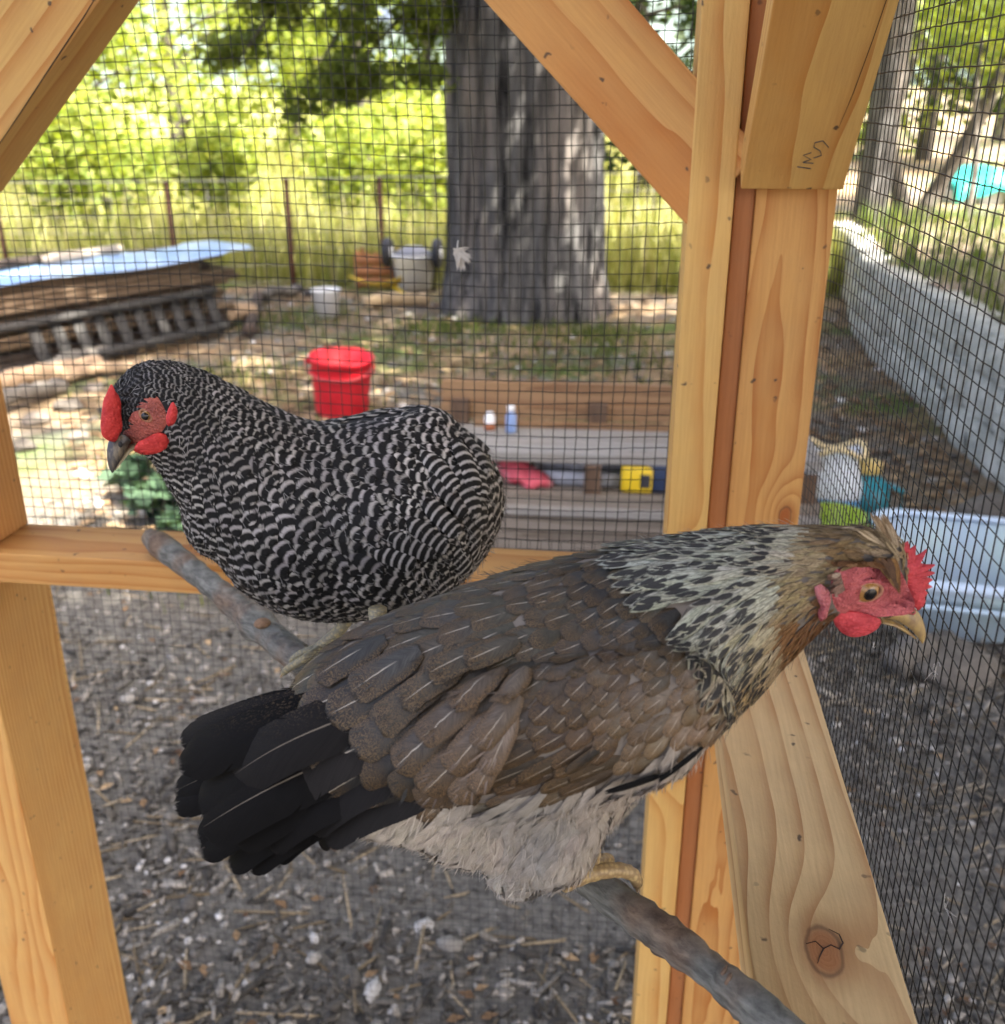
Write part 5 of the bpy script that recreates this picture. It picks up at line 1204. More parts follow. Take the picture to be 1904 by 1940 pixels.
leaf_cloud('foliage', cl, 6000, .062, tint_mat('leaves_hanging', [(0, (.07, .105, .02)), (.6, (.15, .20, .04)), (1, (.28, .32, .08))], .5, .6), big, .8, .5)

def tree(base, h, r, lab, leafm, n, size, trad, group, lean=(0, 0), cz=.55, ncl=26, low=.25, name='tree', grp_cat='tree'):
    base = np.array([base[0], base[1], float(ground_h(base[0], base[1]))]); o = empty(name, base, lab, grp_cat, group)
    top = base + np.array([lean[0], lean[1], h * .8])
    P = [base - UP * .1, base + (top - base) * .3 + np.array([.05, 0, 0]), base + (top - base) * .65, top]
    trunk_mesh('trunk', base, P, (trad * 1.25, trad, trad * .7, trad * .25), M_BARK2, o, 16, .05, True, 18)
    bb = MB(); cl = []
    for k in range(ncl):
        t = random.uniform(low, 1.); a_ = random.uniform(0, 2 * pi); q_ = base + (top - base) * t * .95; rr_ = r * (1 - .5 * abs(t - cz) / max(cz, 1 - cz)) * random.uniform(.45, 1)
        e = q_ + np.array([cos(a_) * rr_, sin(a_) * rr_, h * .14 * random.uniform(-.4, 1.3)])
        if k < 14: bb.tube(spline([q_, (q_ + e) / 2 + UP * .1 * r, e], 6), np.linspace(trad * .3, .012, 6), 5)
        cl.append((e, (r * .36, r * .36, r * .28)))
    bb.build('branch', M_BARK2, o); leaf_cloud('crown', cl, n, size, leafm, o); return o
G1 = 'leafy trees and bushes beyond the wire fence'
def gpos(u, dist):
    r = FW * dist + RT * (u - CX) / F * (dist * cos(TH)) ; return r[:2]
for u, dist, h, r, m, lab, n in ((120, 15, 5.0, 2.2, M_LF, 'bright leafy tree leaning out from behind the top left brace', 4200), (330, 18, 5.6, 2.4, M_LF, 'sunlit tree behind the fence above the wood stack', 4200), (545, 23, 6., 2.3, M_LF, 'sunlit tree farthest back, under the gap of blue sky', 3600),
                            (690, 17, 4.6, 1.9, M_LF, 'sunlit yellow green tree behind the red bucket and fence', 3600), (800, 24, 6.2, 2.4, M_LFD, 'darker tree showing just left of the huge trunk', 3600), (1235, 14, 4.6, 1.6, M_LFD, 'deep green bushy tree between the huge trunk and the corner post', 3800), (20, 22, 6.5, 2.8, M_LFB, 'tall blue green tree at the far left edge', 3400)):
    xy = gpos(u, dist); tree(xy, h, r, lab, m, n, .15 if dist < 20 else .19, .13, G1, (random.uniform(-.3, .3), 0), low=.12)
# low bushes along the fence
def bush(xy, r, h, lab, m, n, size, group='low bushes along the wire fence', name='bush'):
    b0 = np.array([xy[0], xy[1], float(ground_h(*xy))]); o = empty(name, b0, lab, 'bush', group); st_ = MB(); cl = []
    for k in range(7):
        a_ = random.uniform(0, 2 * pi); e = b0 + np.array([cos(a_) * r * random.uniform(.1, .7), sin(a_) * r * random.uniform(.1, .7), h * random.uniform(.45, .9)])
        st_.tube(spline([b0, (b0 + e) / 2 + rng.normal(0, .03, 3), e], 5), np.linspace(.014, .004, 5), 5); cl.append((e, (r * .5, r * .5, h * .33)))
    st_.build('stem', M_BARK2, o); leaf_cloud('foliage', cl, n, size, m, o); return o
for u, dist, r, h, lab in ((60, 11.5, 1.0, 1.7, 'pale green bush behind the leftmost fence post'), (210, 12, 1.0, 1.5, 'bush between the two left fence posts'), (400, 11.5, .9, 1.25, 'bush right behind the wood stack end'), (640, 12.5, 1.0, 1.3, 'bush between the two right fence posts'), (790, 12, .8, 1.4, 'bush at the left foot of the huge trunk, beyond the fence')):
    bush(gpos(u, dist), r, h, lab, M_LF, 1500, .11)

# right side: a dark straight trunk, leaning stems, more trees
def at_ground(u, v): return onz(u, v, 0.)
t2 = at_ground(1640, 462); r2_ = 29 * proj(t2)[2] / F
dk = empty('tree', t2, 'dark straight tree trunk seen through the right wire wall beside the post', 'tree')
trunk_mesh('trunk', t2, [t2 - UP * .1, t2 + UP * .5, t2 + np.array([.03, 0, 2.]), t2 + np.array([.1, 0, 6.])], (r2_ * 1.2, r2_, r2_ * .97, r2_ * .8), M_BARK, dk, 40, .06, True, 40)
cl = [(t2 + np.array([random.uniform(-2.5, 2.5), random.uniform(-2.5, 2), random.uniform(3.2, 6.)]), (1.1, 1.1, .7)) for _ in range(16)]
leaf_cloud('crown', cl, 4200, .17, M_LFD, dk)
def stem_tree(pts, rads, lab, crown, n=1500):
    o = empty('tree', pts[0], lab, 'tree', 'thin young trees beyond the right wire wall'); trunk_mesh('trunk', pts[0], pts, rads, M_BARK2, o, 12, .06, False, 26)
    if crown: leaf_cloud('crown', [(np.array(pts[-1]) + rng.normal(0, .8, 3) + [0, 0, .3], (.8, .8, .55)) for _ in range(7)], n, .13, M_LF, o)
    return o
g1 = at_ground(1722, 455); z1 = proj(g1)[2]
stem_tree([g1, at(1765, 375, z1), at(1830, 270, z1 - .3), at(1900, 130, z1 - .6), at(1975, -30, z1 - .8)], (.13, .12, .10, .085, .05), 'leaning grey stem slanting up to the right edge', True)
g2 = at_ground(1703, 440); z2 = proj(g2)[2]
stem_tree([g2, at(1706, 380, z2), at(1694, 320, z2), at(1688, 240, z2), at(1712, 160, z2), at(1760, 20, z2)], (.12, .12, .10, .09, .08, .05), 'thin crooked stem right beside the dark straight trunk', True)
g3 = at_ground(1830, 470); z3 = proj(g3)[2]
stem_tree([g3, at(1836, 400, z3), at(1850, 300, z3), at(1848, 200, z3), at(1862, 60, z3)], (.05, .045, .04, .035, .02), 'very thin upright stem in front of the turquoise tarp', True, 900)
G2 = 'leafy trees beyond the right wire wall'
for u, dist, h, r, m, lab in ((1760, 22, 6.5, 2.6, M_LF, 'sunlit tree filling the gap beside the dark trunk'), (1900, 27, 7., 3., M_LF, 'bright tree behind the turquoise tarp'), (1990, 19, 6., 2.4, M_LFD, 'deep green tree at the upper right corner'), (1480, 20, 6., 2.4, M_LFD, 'deep green tree mostly hidden by the corner post')):
    tree(gpos(u, dist), h, r, lab, m, 3800, .18, .14, G2, low=.12)
# unseen trees added off to the sun side to shade coop and yard
for (x, y, h, r, lab) in ((3.5, .2, 8.5, 3.0, 'unseen tree added at the right to shade the coop'), (1.6, -2.8, 9, 3.0, 'unseen tree added behind the viewer to shade the yard'), (5.6, 3.4, 8.2, 2.7, 'unseen tree added off to the right to shade the yard')):
    tree((x, y), h, r, lab, M_LFD, 24000, .27, .2, 'unseen trees added for shade', low=.45, cz=.8, ncl=60)

# ------------------------------------------------------------------ wire fence
A_, B_ = onz(28, 548), onz(728, 532); fdir = nrm(B_ - A_)
fence = empty('fence', (A_ + B_) / 2, 'low wire fence on rusty red metal posts across the far side of the yard', 'fence')
M_RUST = plain('rust_red_post', (.105, .036, .024), .75, 30, .35)
tops = [(22, 345, 548), (338, 343, 545), (557, 338, 545), (727, 335, 540)]; tp = []
for i, (u, vt, vb) in enumerate(tops):
    b_ = onz(u, vb); zt = proj(b_)[2]
    # height of the post top: same ground point, straight up
    lo, hi = .3, 2.
    for _ in range(30):
        mid = (lo + hi) / 2
        if proj(b_ + UP * mid)[1] > vt: lo = mid
        else: hi = mid
    t_ = b_ + UP * lo; tp.append((b_, t_)); mb = MB(); mb.box((b_ + t_) / 2, (.045, .008, lo)); mb.box((b_ + t_) / 2 + np.array([0, .018, 0]), (.008, .03, lo)); mb.box(b_ + UP * (lo - .02) - np.array([0, .009, 0]), (.03, .012, .012)); mb.build('post', M_RUST, fence, False)
fd = tp[3][1] - tp[1][1]; tp = [(tp[0][0] - (tp[1][0] - tp[0][0]), tp[0][1] - (tp[1][1] - tp[0][1]))] + tp + [(tp[3][0] + (tp[3][0] - tp[2][0]) * k, tp[3][1] + (tp[3][1] - tp[2][1]) * k) for k in (1.2, 4.5)]
fw_ = MB()
for a_, b_ in zip(tp[:-1], tp[1:]):
    for f_ in np.linspace(.06, 1, 7):
        fw_.tube([a_[0] + (a_[1] - a_[0]) * f_, (a_[0] + (a_[1] - a_[0]) * f_ + b_[0] + (b_[1] - b_[0]) * f_) / 2 - UP * .01, b_[0] + (b_[1] - b_[0]) * f_], .0028 if f_ < .98 else .006, 4)
    nn_ = int(np.linalg.norm(b_[0] - a_[0]) / .16)
    for k in range(1, nn_): 
        g_ = k / nn_; q0 = a_[0] * (1 - g_) + b_[0] * g_; q1 = a_[1] * (1 - g_) + b_[1] * g_; fw_.tube([q0 + UP * .05, q1], .0022, 4)
fw = fw_.build('fence_wire', plain('galvanised_wire', (.34, .32, .28), .5), fence); fw['kind'] = 'stuff'

# ------------------------------------------------------------------ stack of old boards under a blue sheet
pa, pb = onz(60, 700), onz(430, 622); pdir = nrm(pb - pa); pn_ = nrm(np.cross(UP, pdir)); Lp = np.linalg.norm(pb - pa) + 1.1; p0_ = pa - pdir * .9
if pn_ @ FW < 0: pn_ = -pn_
stack = empty('board_stack', p0_ + pdir * Lp / 2, 'low stack of weathered boards and pallets under the blue sheet', 'board stack')
Mst = [plain('old_board_a', (.12, .078, .044), .85, 30, .4), plain('old_board_b', (.19, .125, .068), .85, 30, .4), plain('old_board_c', (.06, .042, .03), .85, 30, .4), plain('old_board_grey', (.045, .042, .038), .85, 30, .3)]
Rp = np.array([pdir, pn_, UP]).T; hz = .02
for lay_ in range(11):
    th_ = random.choice((.035, .04, .05)); nb_ = 4
    for k in range(nb_):
        L_ = Lp * random.uniform(.78, 1.02); off = random.uniform(-.25, .25) * (Lp - L_ + .3)
        mb = MB().box(p0_ + pdir * (Lp / 2 + off) + pn_ * (k * .165 + .08 + random.uniform(-.03, .03)) + UP * (hz + th_ / 2), (L_, .15, th_ * .92), Rp); mb.build('board', random.choice(Mst[:3]), stack, False)
    if lay_ in (1, 3, 5):
        for f_ in (.12, .5, .88): MB().box(p0_ + pdir * Lp * f_ + pn_ * .33 + UP * (hz + th_ + .015), (.08, .64, .03), Rp).build('spacer', Mst[2], stack, False)
        th_ += .03
    hz += th_
# a grey pallet leaning against its front
pal = empty('pallet', p0_ + pdir * 1.0 - pn_ * .2, 'grey slatted pallet leaning on the front of the board stack', 'pallet')
e1, e2_ = onz(-20, 735, .28), onz(400, 548, .30); e3, e4 = onz(60, 712, .02), onz(430, 628, .02)
for k, f_ in enumerate(np.linspace(.08, .97, 10)):
    q0 = e3 * (1 - f_) + e4 * f_; q1 = q0 + pn_ * .12 + UP * .27; dz_ = nrm(q1 - q0); MB().box((q0 + q1) / 2, (.075, .018, np.linalg.norm(q1 - q0)), np.array([pdir, np.cross(dz_, pdir), dz_]).T).build('slat', Mst[3], pal, False)
for up_, o_ in ((.27, .12), (.03, .01)):
    q0, q1 = e3 + pn_ * o_ + UP * up_ - pdir * .35, e4 + pn_ * o_ + UP * up_; MB().box((q0 + q1) / 2 - pn_ * .03 + UP * .02, (np.linalg.norm(q1 - q0), .06, .04), np.array([nrm(q1 - q0), pn_, UP]).T).build('rail', Mst[3], pal, False)
# blue sheet draped over the stack
N = NT('blue_sheet'); p = N.pos(); w_ = N.noise(p, 2.2, 3.)
M_TARP = N.done(N.bsdf(N.mix(N.ramp(w_, .42, .6), (.22, .36, .60), (.46, .58, .70)), .38, N.bump(N.noise(p, 9., 3.), .5, .02), Specular_IOR_Level=.6))
nx_, ny_ = 46, 18; V = []
for j in range(ny_):
    for i in range(nx_):
        s_, t_ = i / (nx_ - 1), j / (ny_ - 1); q = p0_ + pdir * (Lp * 1.06 * s_ - .05) + pn_ * (t_ * .52 - .04) + UP * (hz + .014)
        q = q + UP * (0.002 * sin(s_ * 23 + t_ * 5) * (.3 + t_) + .003 * mnoise.noise(Vector((s_ * 8, t_ * 5, 2))) + .015 * (s_ > .9))
        if t_ < .06: q = q - UP * (.03 + .012 * sin(s_ * 12)) 
        V.append(q)
q = np.array([(j * nx_ + i, j * nx_ + i + 1, (j + 1) * nx_ + i + 1, (j + 1) * nx_ + i) for j in range(ny_ - 1) for i in range(nx_ - 1)])
ts = mesh_np('tarp', V, q, M_TARP); tag(ts, 'light blue plastic sheet lying on top of the board stack', 'tarp'); sl = ts.modifiers.new('thick', 'SOLIDIFY'); sl.thickness = .004
# planks and dry debris lying on the sheet
for k, (s0, s1, t_, wv, mt, lab) in enumerate(((.30, .52, .40, .08, 1, 'short brown plank lying on the blue sheet'), (.50, .74, .42, .08, 1, 'pale plank lying at the back of the blue sheet'))):
    q0 = p0_ + pdir * Lp * s0 + pn_ * t_ + UP * (hz + .045); q1 = p0_ + pdir * Lp * s1 + pn_ * (t_ + .05) + UP * (hz + .05)
    o = MB().box((q0 + q1) / 2, (np.linalg.norm(q1 - q0), wv, .05), np.array([nrm(q1 - q0), pn_, UP]).T).build('plank', [Mst[2], plain('pale_plank', (.5, .42, .32), .8, 30, .2)][k], None, False); tag(o, lab, 'plank')
# fallen logs and rocks in front of the stack on the left
M_LOG = plain('dry_log', (.36, .25, .15), .85, 25, .35, .6, .01); M_LOGG = plain('grey_log', (.13, .115, .095), .85, 25, .35, .6, .01)
def log(u0, v0, u1, v1, r, mat, lab, bend=.03, group=None):
    a_, b_ = onz(u0, v0, r), onz(u1, v1, r); S = spline([a_, a_ * .66 + b_ * .34 + UP * bend, a_ * .33 + b_ * .67 + UP * bend * .4, b_], 18); o = MB().tube(S, r * (1 + .12 * np.sin(np.arange(18) * 1.7)), 12, True, .09).build('log', mat); tag(o, lab, 'log', group); return o
log(-40, 742, 190, 690, .055, M_LOG, 'tan fallen log lying nearest the pallet on the left'); log(120, 716, 290, 692, .035, M_LOG, 'thin pale stick lying behind the barred hen head'); log(-30, 775, 120, 730, .045, M_LOGG, 'grey log at the far left in front of the tan log')
log(90, 705, 200, 668, .05, M_LOGG, 'short grey log propped by the pallet foot')
def rock(u, v, r, mat, lab, h=.6, group=None, name='rock'):
    c = onz(u, v, 0); bm = bmesh.new(); bmesh.ops.create_icosphere(bm, subdivisions=3, radius=1.); V = []
    sd_ = random.uniform(0, 50)
    for vv in bm.verts:
        n_ = 1 + .25 * mnoise.noise(vv.co * 1.3 + Vector((sd_, 0, 0))) + .1 * mnoise.noise(vv.co * 3.5 + Vector((sd_, 0, 0))); V.append(np.array(vv.co) * n_ * np.array([r * 1.15, r * .9, r * h]) + c + UP * r * h * .45)
    Fc = [tuple(x.index for x in f.verts) for f in bm.faces]; bm.free(); o = mesh_np(name, V, Fc, mat); tag(o, lab, 'rock', group); return o
M_RK = plain('grey_rock', (.10, .085, .068), .9, 14, .4, .7, .02); M_RKP = plain('pale_rock', (.17, .145, .115), .9, 14, .3, .7, .02)
GR = 'rocks and lumps on the ground at the left'
for u, v, r, m, lab in ((70, 800, .10, M_RKP, 'pale rock nearest the left post'), (130, 775, .12, M_RK, 'grey rock just left of the barred hen head'), (45, 850, .09, M_RK, 'grey rock lowest beside the left post'), (150, 830, .08, M_RKP, 'small pale rock below the other rocks by the hen comb'), (180, 740, .09, M_RKP, 'pale rock at the end of the tan log')):
    rock(u, v, r * .62, m, lab, .55, GR)
# leafy green plant under the barred hen's head
gp = onz(285, 985); o = empty('plant', gp, 'blue green leafy plant growing behind the back rail', 'plant'); sm = MB()
cl = []
for k in range(9):
    e = gp + np.array([random.uniform(-.22, .2), random.uniform(-.12, .25), random.uniform(.06, .20)]); sm.tube([gp, (gp + e) / 2 + UP * .03, e], [.006, .005, .003], 5); cl.append((e, (.08, .08, .05)))
sm.build('stem', M_LFB, o); leaf_cloud('foliage', cl, 420, .075, M_LFB, o)

# ------------------------------------------------------------------ red bucket
bc = onz(648, 782); bz = proj(bc)[2]; rt_, rb_ = .166, .135; bh = .315
N = NT('red_plastic'); p = N.obj()
M_RED = N.done(N.bsdf(N.mix(N.ramp(N.noise(p, 6., 3.), .4, .65), (.50, .012, .022), (.62, .022, .035)), .5, None, Specular_IOR_Level=.3))
bkt = empty('bucket', bc, 'red plastic bucket standing on the grass', 'bucket')
tl = (np.array([[cos(.06), 0, sin(.06)], [0, 1, 0], [-sin(.06), 0, cos(.06)]]) @ np.array([[1, 0, 0], [0, cos(.05), -sin(.05)], [0, sin(.05), cos(.05)]]))
MB().lathe([(.0, .004), (rb_, .0), (rb_ + .004, .01), (rt_ - .004, bh - .02), (rt_, bh), (rt_ - .006, bh), (rb_, .02), (0, .016)], bc, 40, tl).build('shell', M_RED, bkt)
MB().lathe([(rt_ - .006, bh - .028), (rt_ + .005, bh - .028), (rt_ + .007, bh - .002), (rt_ + .003, bh + .003), (rt_ - .005, bh + .001)], bc, 40, tl).build('rim', M_RED, bkt)
MB().lathe([(rt_ - .004, bh - .085), (rt_ + .005, bh - .085), (rt_ + .005, bh - .075), (rt_ - .004, bh - .075)], bc, 40, tl).build('rib', M_RED, bkt)
hp = [bc + tl @ np.array([(rt_ + .012) * cos(t), -.05 - .12 * sin(t), bh - .03 - .06 * sin(t)]) for t in np.linspace(0, pi, 20)]
MB().tube(hp, .003, 6).build('handle', plain('bail_wire', (.4, .1, .1), .4), bkt)
for sx in (-1, 1): MB().ball(bc + tl @ np.array([sx * (rt_ + .012), -.03, bh - .035]), (.012, .018, .016), 10, 8).build('ear', M_RED, bkt)

# ------------------------------------------------------------------ things by the fence
M_WHT = plain('white_plastic', (.78, .78, .76), .4, 10, .08); M_YEL = plain('yellow_plastic', (.75, .52, .02), .4, 10, .12); M_DRK = plain('dark_rubber', (.03, .03, .035), .7); M_GRYP = plain('grey_plastic', (.2, .2, .22), .5)
bz_ = onz(620, 602); zz = proj(bz_)[2]
pl = empty('pail', bz_, 'bright white pail standing in full sun by the fence', 'pail')
MB().lathe([(0, .004), (.085, 0), (.11, .21), (.118, .215), (.118, .225), (.104, .225), (.082, .02), (0, .015)], bz_, 28).build('shell', M_WHT, pl); MB().tube([bz_ + np.array([.115 * cos(t), -.09 * sin(t), .20 - .02 * sin(t)]) for t in np.linspace(0, pi, 14)], .003, 5).build('handle', M_GRYP, pl)
tc = onz(785, 552)
tank = empty('garden_cart', tc, 'white tub cart with two dark wheels by the trunk foot', 'cart')
MB().lathe([(0, .03), (.15, .03), (.19, .30), (.21, .31), (.21, .335), (.185, .335), (.14, .06), (0, .05)], tc, 32).build('tub', M_WHT, tank)
MB().lathe([(0, .40), (.08, .395), (.14, .36), (.19, .338), (.0, .337)], tc, 28).build('lid', M_GRYP, tank)
for sx in (-1, 1):
    wc = tc + np.array([sx * .225, -.02, .34]); ax_ = np.array([[0, 0, 1.], [0, 1, 0], [1, 0, 0]]); wh = MB().lathe([(.02, -.03), (.115, -.035), (.13, -.02), (.13, .02), (.115, .035), (.02, .03)], wc, 24, ax_).build('wheel', M_DRK, tank)
    MB().lathe([(0, -.038), (.055, -.036), (.06, 0), (.055, .036), (0, .038)], wc, 18, ax_).build('hub', M_WHT, wh)
for sx in (-1, 1): MB().tube([tc + np.array([sx * .17, .05, .0]), tc + np.array([sx * .2, 0, .34])], .012, 8).build('leg', M_DRK, tank)
yc = onz(722, 568); sc_ = empty('scoop', yc, 'yellow plastic scoop shovel lying in front of the white cart', 'scoop')
bl = []
for j in range(9):
    for i in range(9):
        x_, y_ = i / 8 - .5, j / 8; bl.append(yc + np.array([x_ * .46 * (1 - .25 * y_) - .02, -.10 + y_ * .24, .16 - .08 * y_ + .06 * (2 * x_) ** 2]))
q = np.array([(j * 9 + i, j * 9 + i + 1, (j + 1) * 9 + i + 1, (j + 1) * 9 + i) for j in range(8) for i in range(8)]); so_ = mesh_np('blade', bl, q, M_YEL, sc_); so_.modifiers.new('t', 'SOLIDIFY').thickness = .008
MB().tube([yc + np.array([.12, -.02, .12]), yc + np.array([.26, -.10, .04]), yc + np.array([.36, -.16, .012])], .018, 10).build('handle', M_YEL, sc_)
cr = onz(705, 552) + np.array([0, .25, 0]); ct = empty('crate', cr, 'small orange wooden crate behind the yellow scoop', 'crate')
M_OR = plain('orange_wood', (.42, .17, .06), .7, 30, .3)
for k in range(3): MB().box(cr + np.array([0, -.12, .06 + k * .10]), (.36, .014, .08)).build('slat', M_OR, ct, False); MB().box(cr + np.array([0, .12, .06 + k * .10]), (.36, .014, .08)).build('slat', M_OR, ct, False)
for sx in (-1, 1):
    for sy in (-1, 1): MB().box(cr + np.array([sx * .165, sy * .10, .17]), (.025, .025, .34)).build('post', M_OR, ct, False)
    MB().box(cr + np.array([sx * .187, 0, .17]), (.014, .2, .26)).build('end_panel', M_OR, ct, False)
for u, v, r, lab in ((562, 556, .07, 'dark stone at the foot of the middle fence post'), (588, 560, .05, 'small dark stone beside the white pail')): rock(u, v, r, plain('dark_stone', (.05, .045, .04), .9), lab, .8)
log(425, 600, 480, 592, .07, M_LOG, 'sunlit tan log end beside the board stack'); log(470, 628, 490, 560, .045, plain('dark_stub', (.06, .04, .028), .9), 'dark broken stump stub right of the board stack', 0)
log(500, 562, 560, 552, .045, M_LOGG, 'short pale log under the middle fence post'); log(690, 575, 810, 566, .05, plain('bleached_log', (.5, .36, .2), .85), 'sun bleached log lying in front of the yellow scoop');  # bleached log has a lighter brown of its own
# ------------------------------------------------------------------ low plank bench with odds and ends on its shelf
bl_, br2 = onz(935, 1050), onz(1300, 1056); bx0, bx1 = bl_[0] - .25, br2[0] + .45; by = (bl_[1] + br2[1]) / 2
bench = empty('plank_bench', ((bx0 + bx1) / 2, by, 0), 'low open bench of brown and grey planks behind the hens', 'bench')
def hz_at(v, y, x=0.):
    return ony(1080, v, y)[2]
M_PB = wood('bench_brown', (.30, .185, .095), (.17, .09, .045), ring=.02, rough=.8); M_PG = wood('bench_grey', (.23, .20, .165), (.135, .11, .085), ring=.02, rough=.85); M_PW = wood('bench_pale', (.31, .30, .275), (.22, .205, .185), ring=.02, rough=.8); M_PD = wood('bench_dark', (.13, .08, .05), (.07, .045, .03), ring=.02, rough=.85)
def bplank(v0, v1, yf, th, mat, x0=None, x1_=None, tilt=0.):
    z1_, z0_ = hz_at(v0, yf), hz_at(v1, yf); x0 = bx0 if x0 is None else x0; x1_ = bx1 if x1_ is None else x1_
    return board('plank', (x0, yf + th / 2, (z0_ + z1_) / 2), (x1_, yf + th / 2 + .03, (z0_ + z1_) / 2 + tilt), (0, 0, 1), z1_ - z0_, th, mat, bench)
ybk = by + .42
bplank(728, 770, ybk + .02, .03, M_PB, bx0 - .02); bplank(772, 797, ybk, .03, M_PB, bx0 - .02)
bplank(803, 842, ybk - .06, .03, M_PB, bx0 + .12)
ztop = hz_at(862, by + .05)
board('plank', (bx0, by + .14, ztop - .018), (bx1, by + .17, ztop - .018), (0, 1, 0), .17, .034, M_PW, bench); board('plank', (bx0, by + .325, ztop - .018), (bx1, by + .355, ztop - .018), (0, 1, 0), .17, .034, M_PW, bench)
bplank(864, 880, by + .06, .03, M_PG); bplank(884, 905, by + .30, .03, M_PD)
zs = hz_at(938, by + .03)
board('plank', (bx0, by + .15, zs - .016), (bx1, by + .17, zs - .016), (0, 1, 0), .28, .03, M_PG, bench)
bplank(941, 964, by, .03, M_PG); bplank(968, 981, by - .03, .035, M_PW); bplank(984, 1010, by - .02, .03, M_PG); bplank(1012, 1050, by - .01, .03, M_PG)
for x_ in (bx0 + .06, (bx0 + bx1) / 2 - .1, bx1 - .05):
    board('leg', (x_, by + .40, 0), (x_, by + .40, hz_at(760, ybk)), (1, 0, 0), .07, .035, M_PD, bench); board('leg', (x_, by + .045, 0), (x_, by + .045, ztop - .036), (1, 0, 0), .06, .028, M_PD, bench)
# odds and ends
def on_y(u, v, y): return ony(u, v, y)
pk = on_y(985, 922, by + .10); pk[2] = zs
N = NT('pink_cloth'); pp_ = N.obj(); M_PINK = N.done(N.bsdf(N.mix(N.ramp(N.noise(pp_, 5., 2.), .45, .55), (.62, .10, .13), (.72, .36, .38)), .7))
sg_ = empty('folded_sack', pk, 'pink and red folded feed sack leaning under the bench top', 'sack')
q0, q1 = on_y(960, 866, by + .22), on_y(1012, 924, by + .10)
sk_ = []
for j in range(12):
    for i in range(7):
        t_, s_ = j / 11, i / 6 - .5; c_p = q0 * (1 - t_) + q1 * t_; sk_.append(c_p + np.array([s_ * .11, .01 * sin(t_ * 9), .012 * sin(s_ * 8 + t_ * 6)]) + np.array([0, -.025 * (1 - (2 * s_) ** 2), 0]))
q = np.array([(j * 7 + i, j * 7 + i + 1, (j + 1) * 7 + i + 1, (j + 1) * 7 + i) for j in range(11) for i in range(6)]); so_ = mesh_np('sack_front', sk_, q, M_PINK, sg_); so_.modifiers.new('t', 'SOLIDIFY').thickness = .03
q0, q1 = on_y(948, 890, by + .2), on_y(985, 930, by + .12); MB().box((q0 + q1) / 2, (.10, .05, .05), np.array([nrm(q1 - q0), np.array([0, 1, 0]), np.cross(nrm(q1 - q0), [0, 1, 0])]).T).build('sack_fold', plain('red_print', (.40, .03, .05), .7), sg_, True, .012)
yb = on_y(1205, 935, by + .12); yb[2] = zs; tb_ = empty('tool_case', yb, 'yellow tool case with black handle on the bench shelf', 'tool case')
MB().box(yb + UP * .052, (.115, .10, .10)).build('case', M_YEL, tb_, False, .012); MB().box(yb + UP * .112 + np.array([0, 0, 0]), (.07, .05, .022)).build('lid', M_YEL, tb_, False, .006)
MB().tube([yb + np.array([-.03, 0, .12]), yb + np.array([-.025, 0, .142]), yb + np.array([.025, 0, .142]), yb + np.array([.03, 0, .12])], .006, 8).build('handle', M_DRK, tb_); MB().box(yb + np.array([.03, -.051, .05]), (.035, .008, .05)).build('latch', M_DRK, tb_, False, .002)
jb = on_y(1250, 938, by + .12); jb[2] = zs; jg = empty('jerry_can', jb, 'dark blue plastic can beside the yellow tool case', 'can')
MB().box(jb + UP * .06, (.10, .09, .115)).build('body', plain('navy_plastic', (.02, .035, .08), .45), jg, False, .014); MB().lathe([(0, .14), (.018, .14), (.018, .118), (0, .117)], jb, 14).build('cap', plain('blue_cap', (.03, .12, .4), .4), jg); MB().tube([jb + np.array([-.03, 0, .118]), jb + np.array([-.02, 0, .138]), jb + np.array([.0, 0, .136])], .007, 8).build('handle', plain('navy_handle', (.02, .035, .08), .45), jg)
for u, v, hh, mt_, lab, nm in ((928, 812, .075, M_WHT, 'white jar with a rusty lower half on the bench top', 'jar'), (968, 815, .085, plain('blue_bottle_plastic', (.22, .32, .55), .4), 'small blue bottle standing on the bench top', 'bottle')):
    c = on_y(u, v, by + .30); c[2] = ztop; o = empty(nm, c, lab, nm); MB().lathe([(0, .002), (.020, 0), (.021, .01), (.021, hh * .75), (.014, hh * .9), (.014, hh), (0, hh)], c, 20).build('body', mt_, o)
    if nm == 'jar': MB().lathe([(.0212, .006), (.0219, .006), (.0219, .034), (.0212, .034)], c, 20).build('label', plain('rust_label', (.35, .12, .05), .6), o)
    else: MB().lathe([(0, hh + .018), (.015, hh + .018), (.015, hh - .002), (0, hh - .003)], c, 14).build('cap', M_WHT, o)
MB_s = on_y(1100, 915, by + .2); MB_s[2] = zs; o = empty('tray', MB_s, 'pale grey plastic tray lying on the bench shelf', 'tray')
MB().box(MB_s + UP * .008, (.34, .14, .012)).build('base', plain('tray_grey', (.4, .41, .44), .5), o, False, .004)
for dx, dy, sx, sy in ((0, -.07, .34, .008), (0, .07, .34, .008), (-.17, 0, .008, .14), (.17, 0, .008, .14)): MB().box(MB_s + np.array([dx, dy, .028]), (sx, sy, .05)).build('side', plain('tray_side', (.4, .41, .44), .5), o, False)

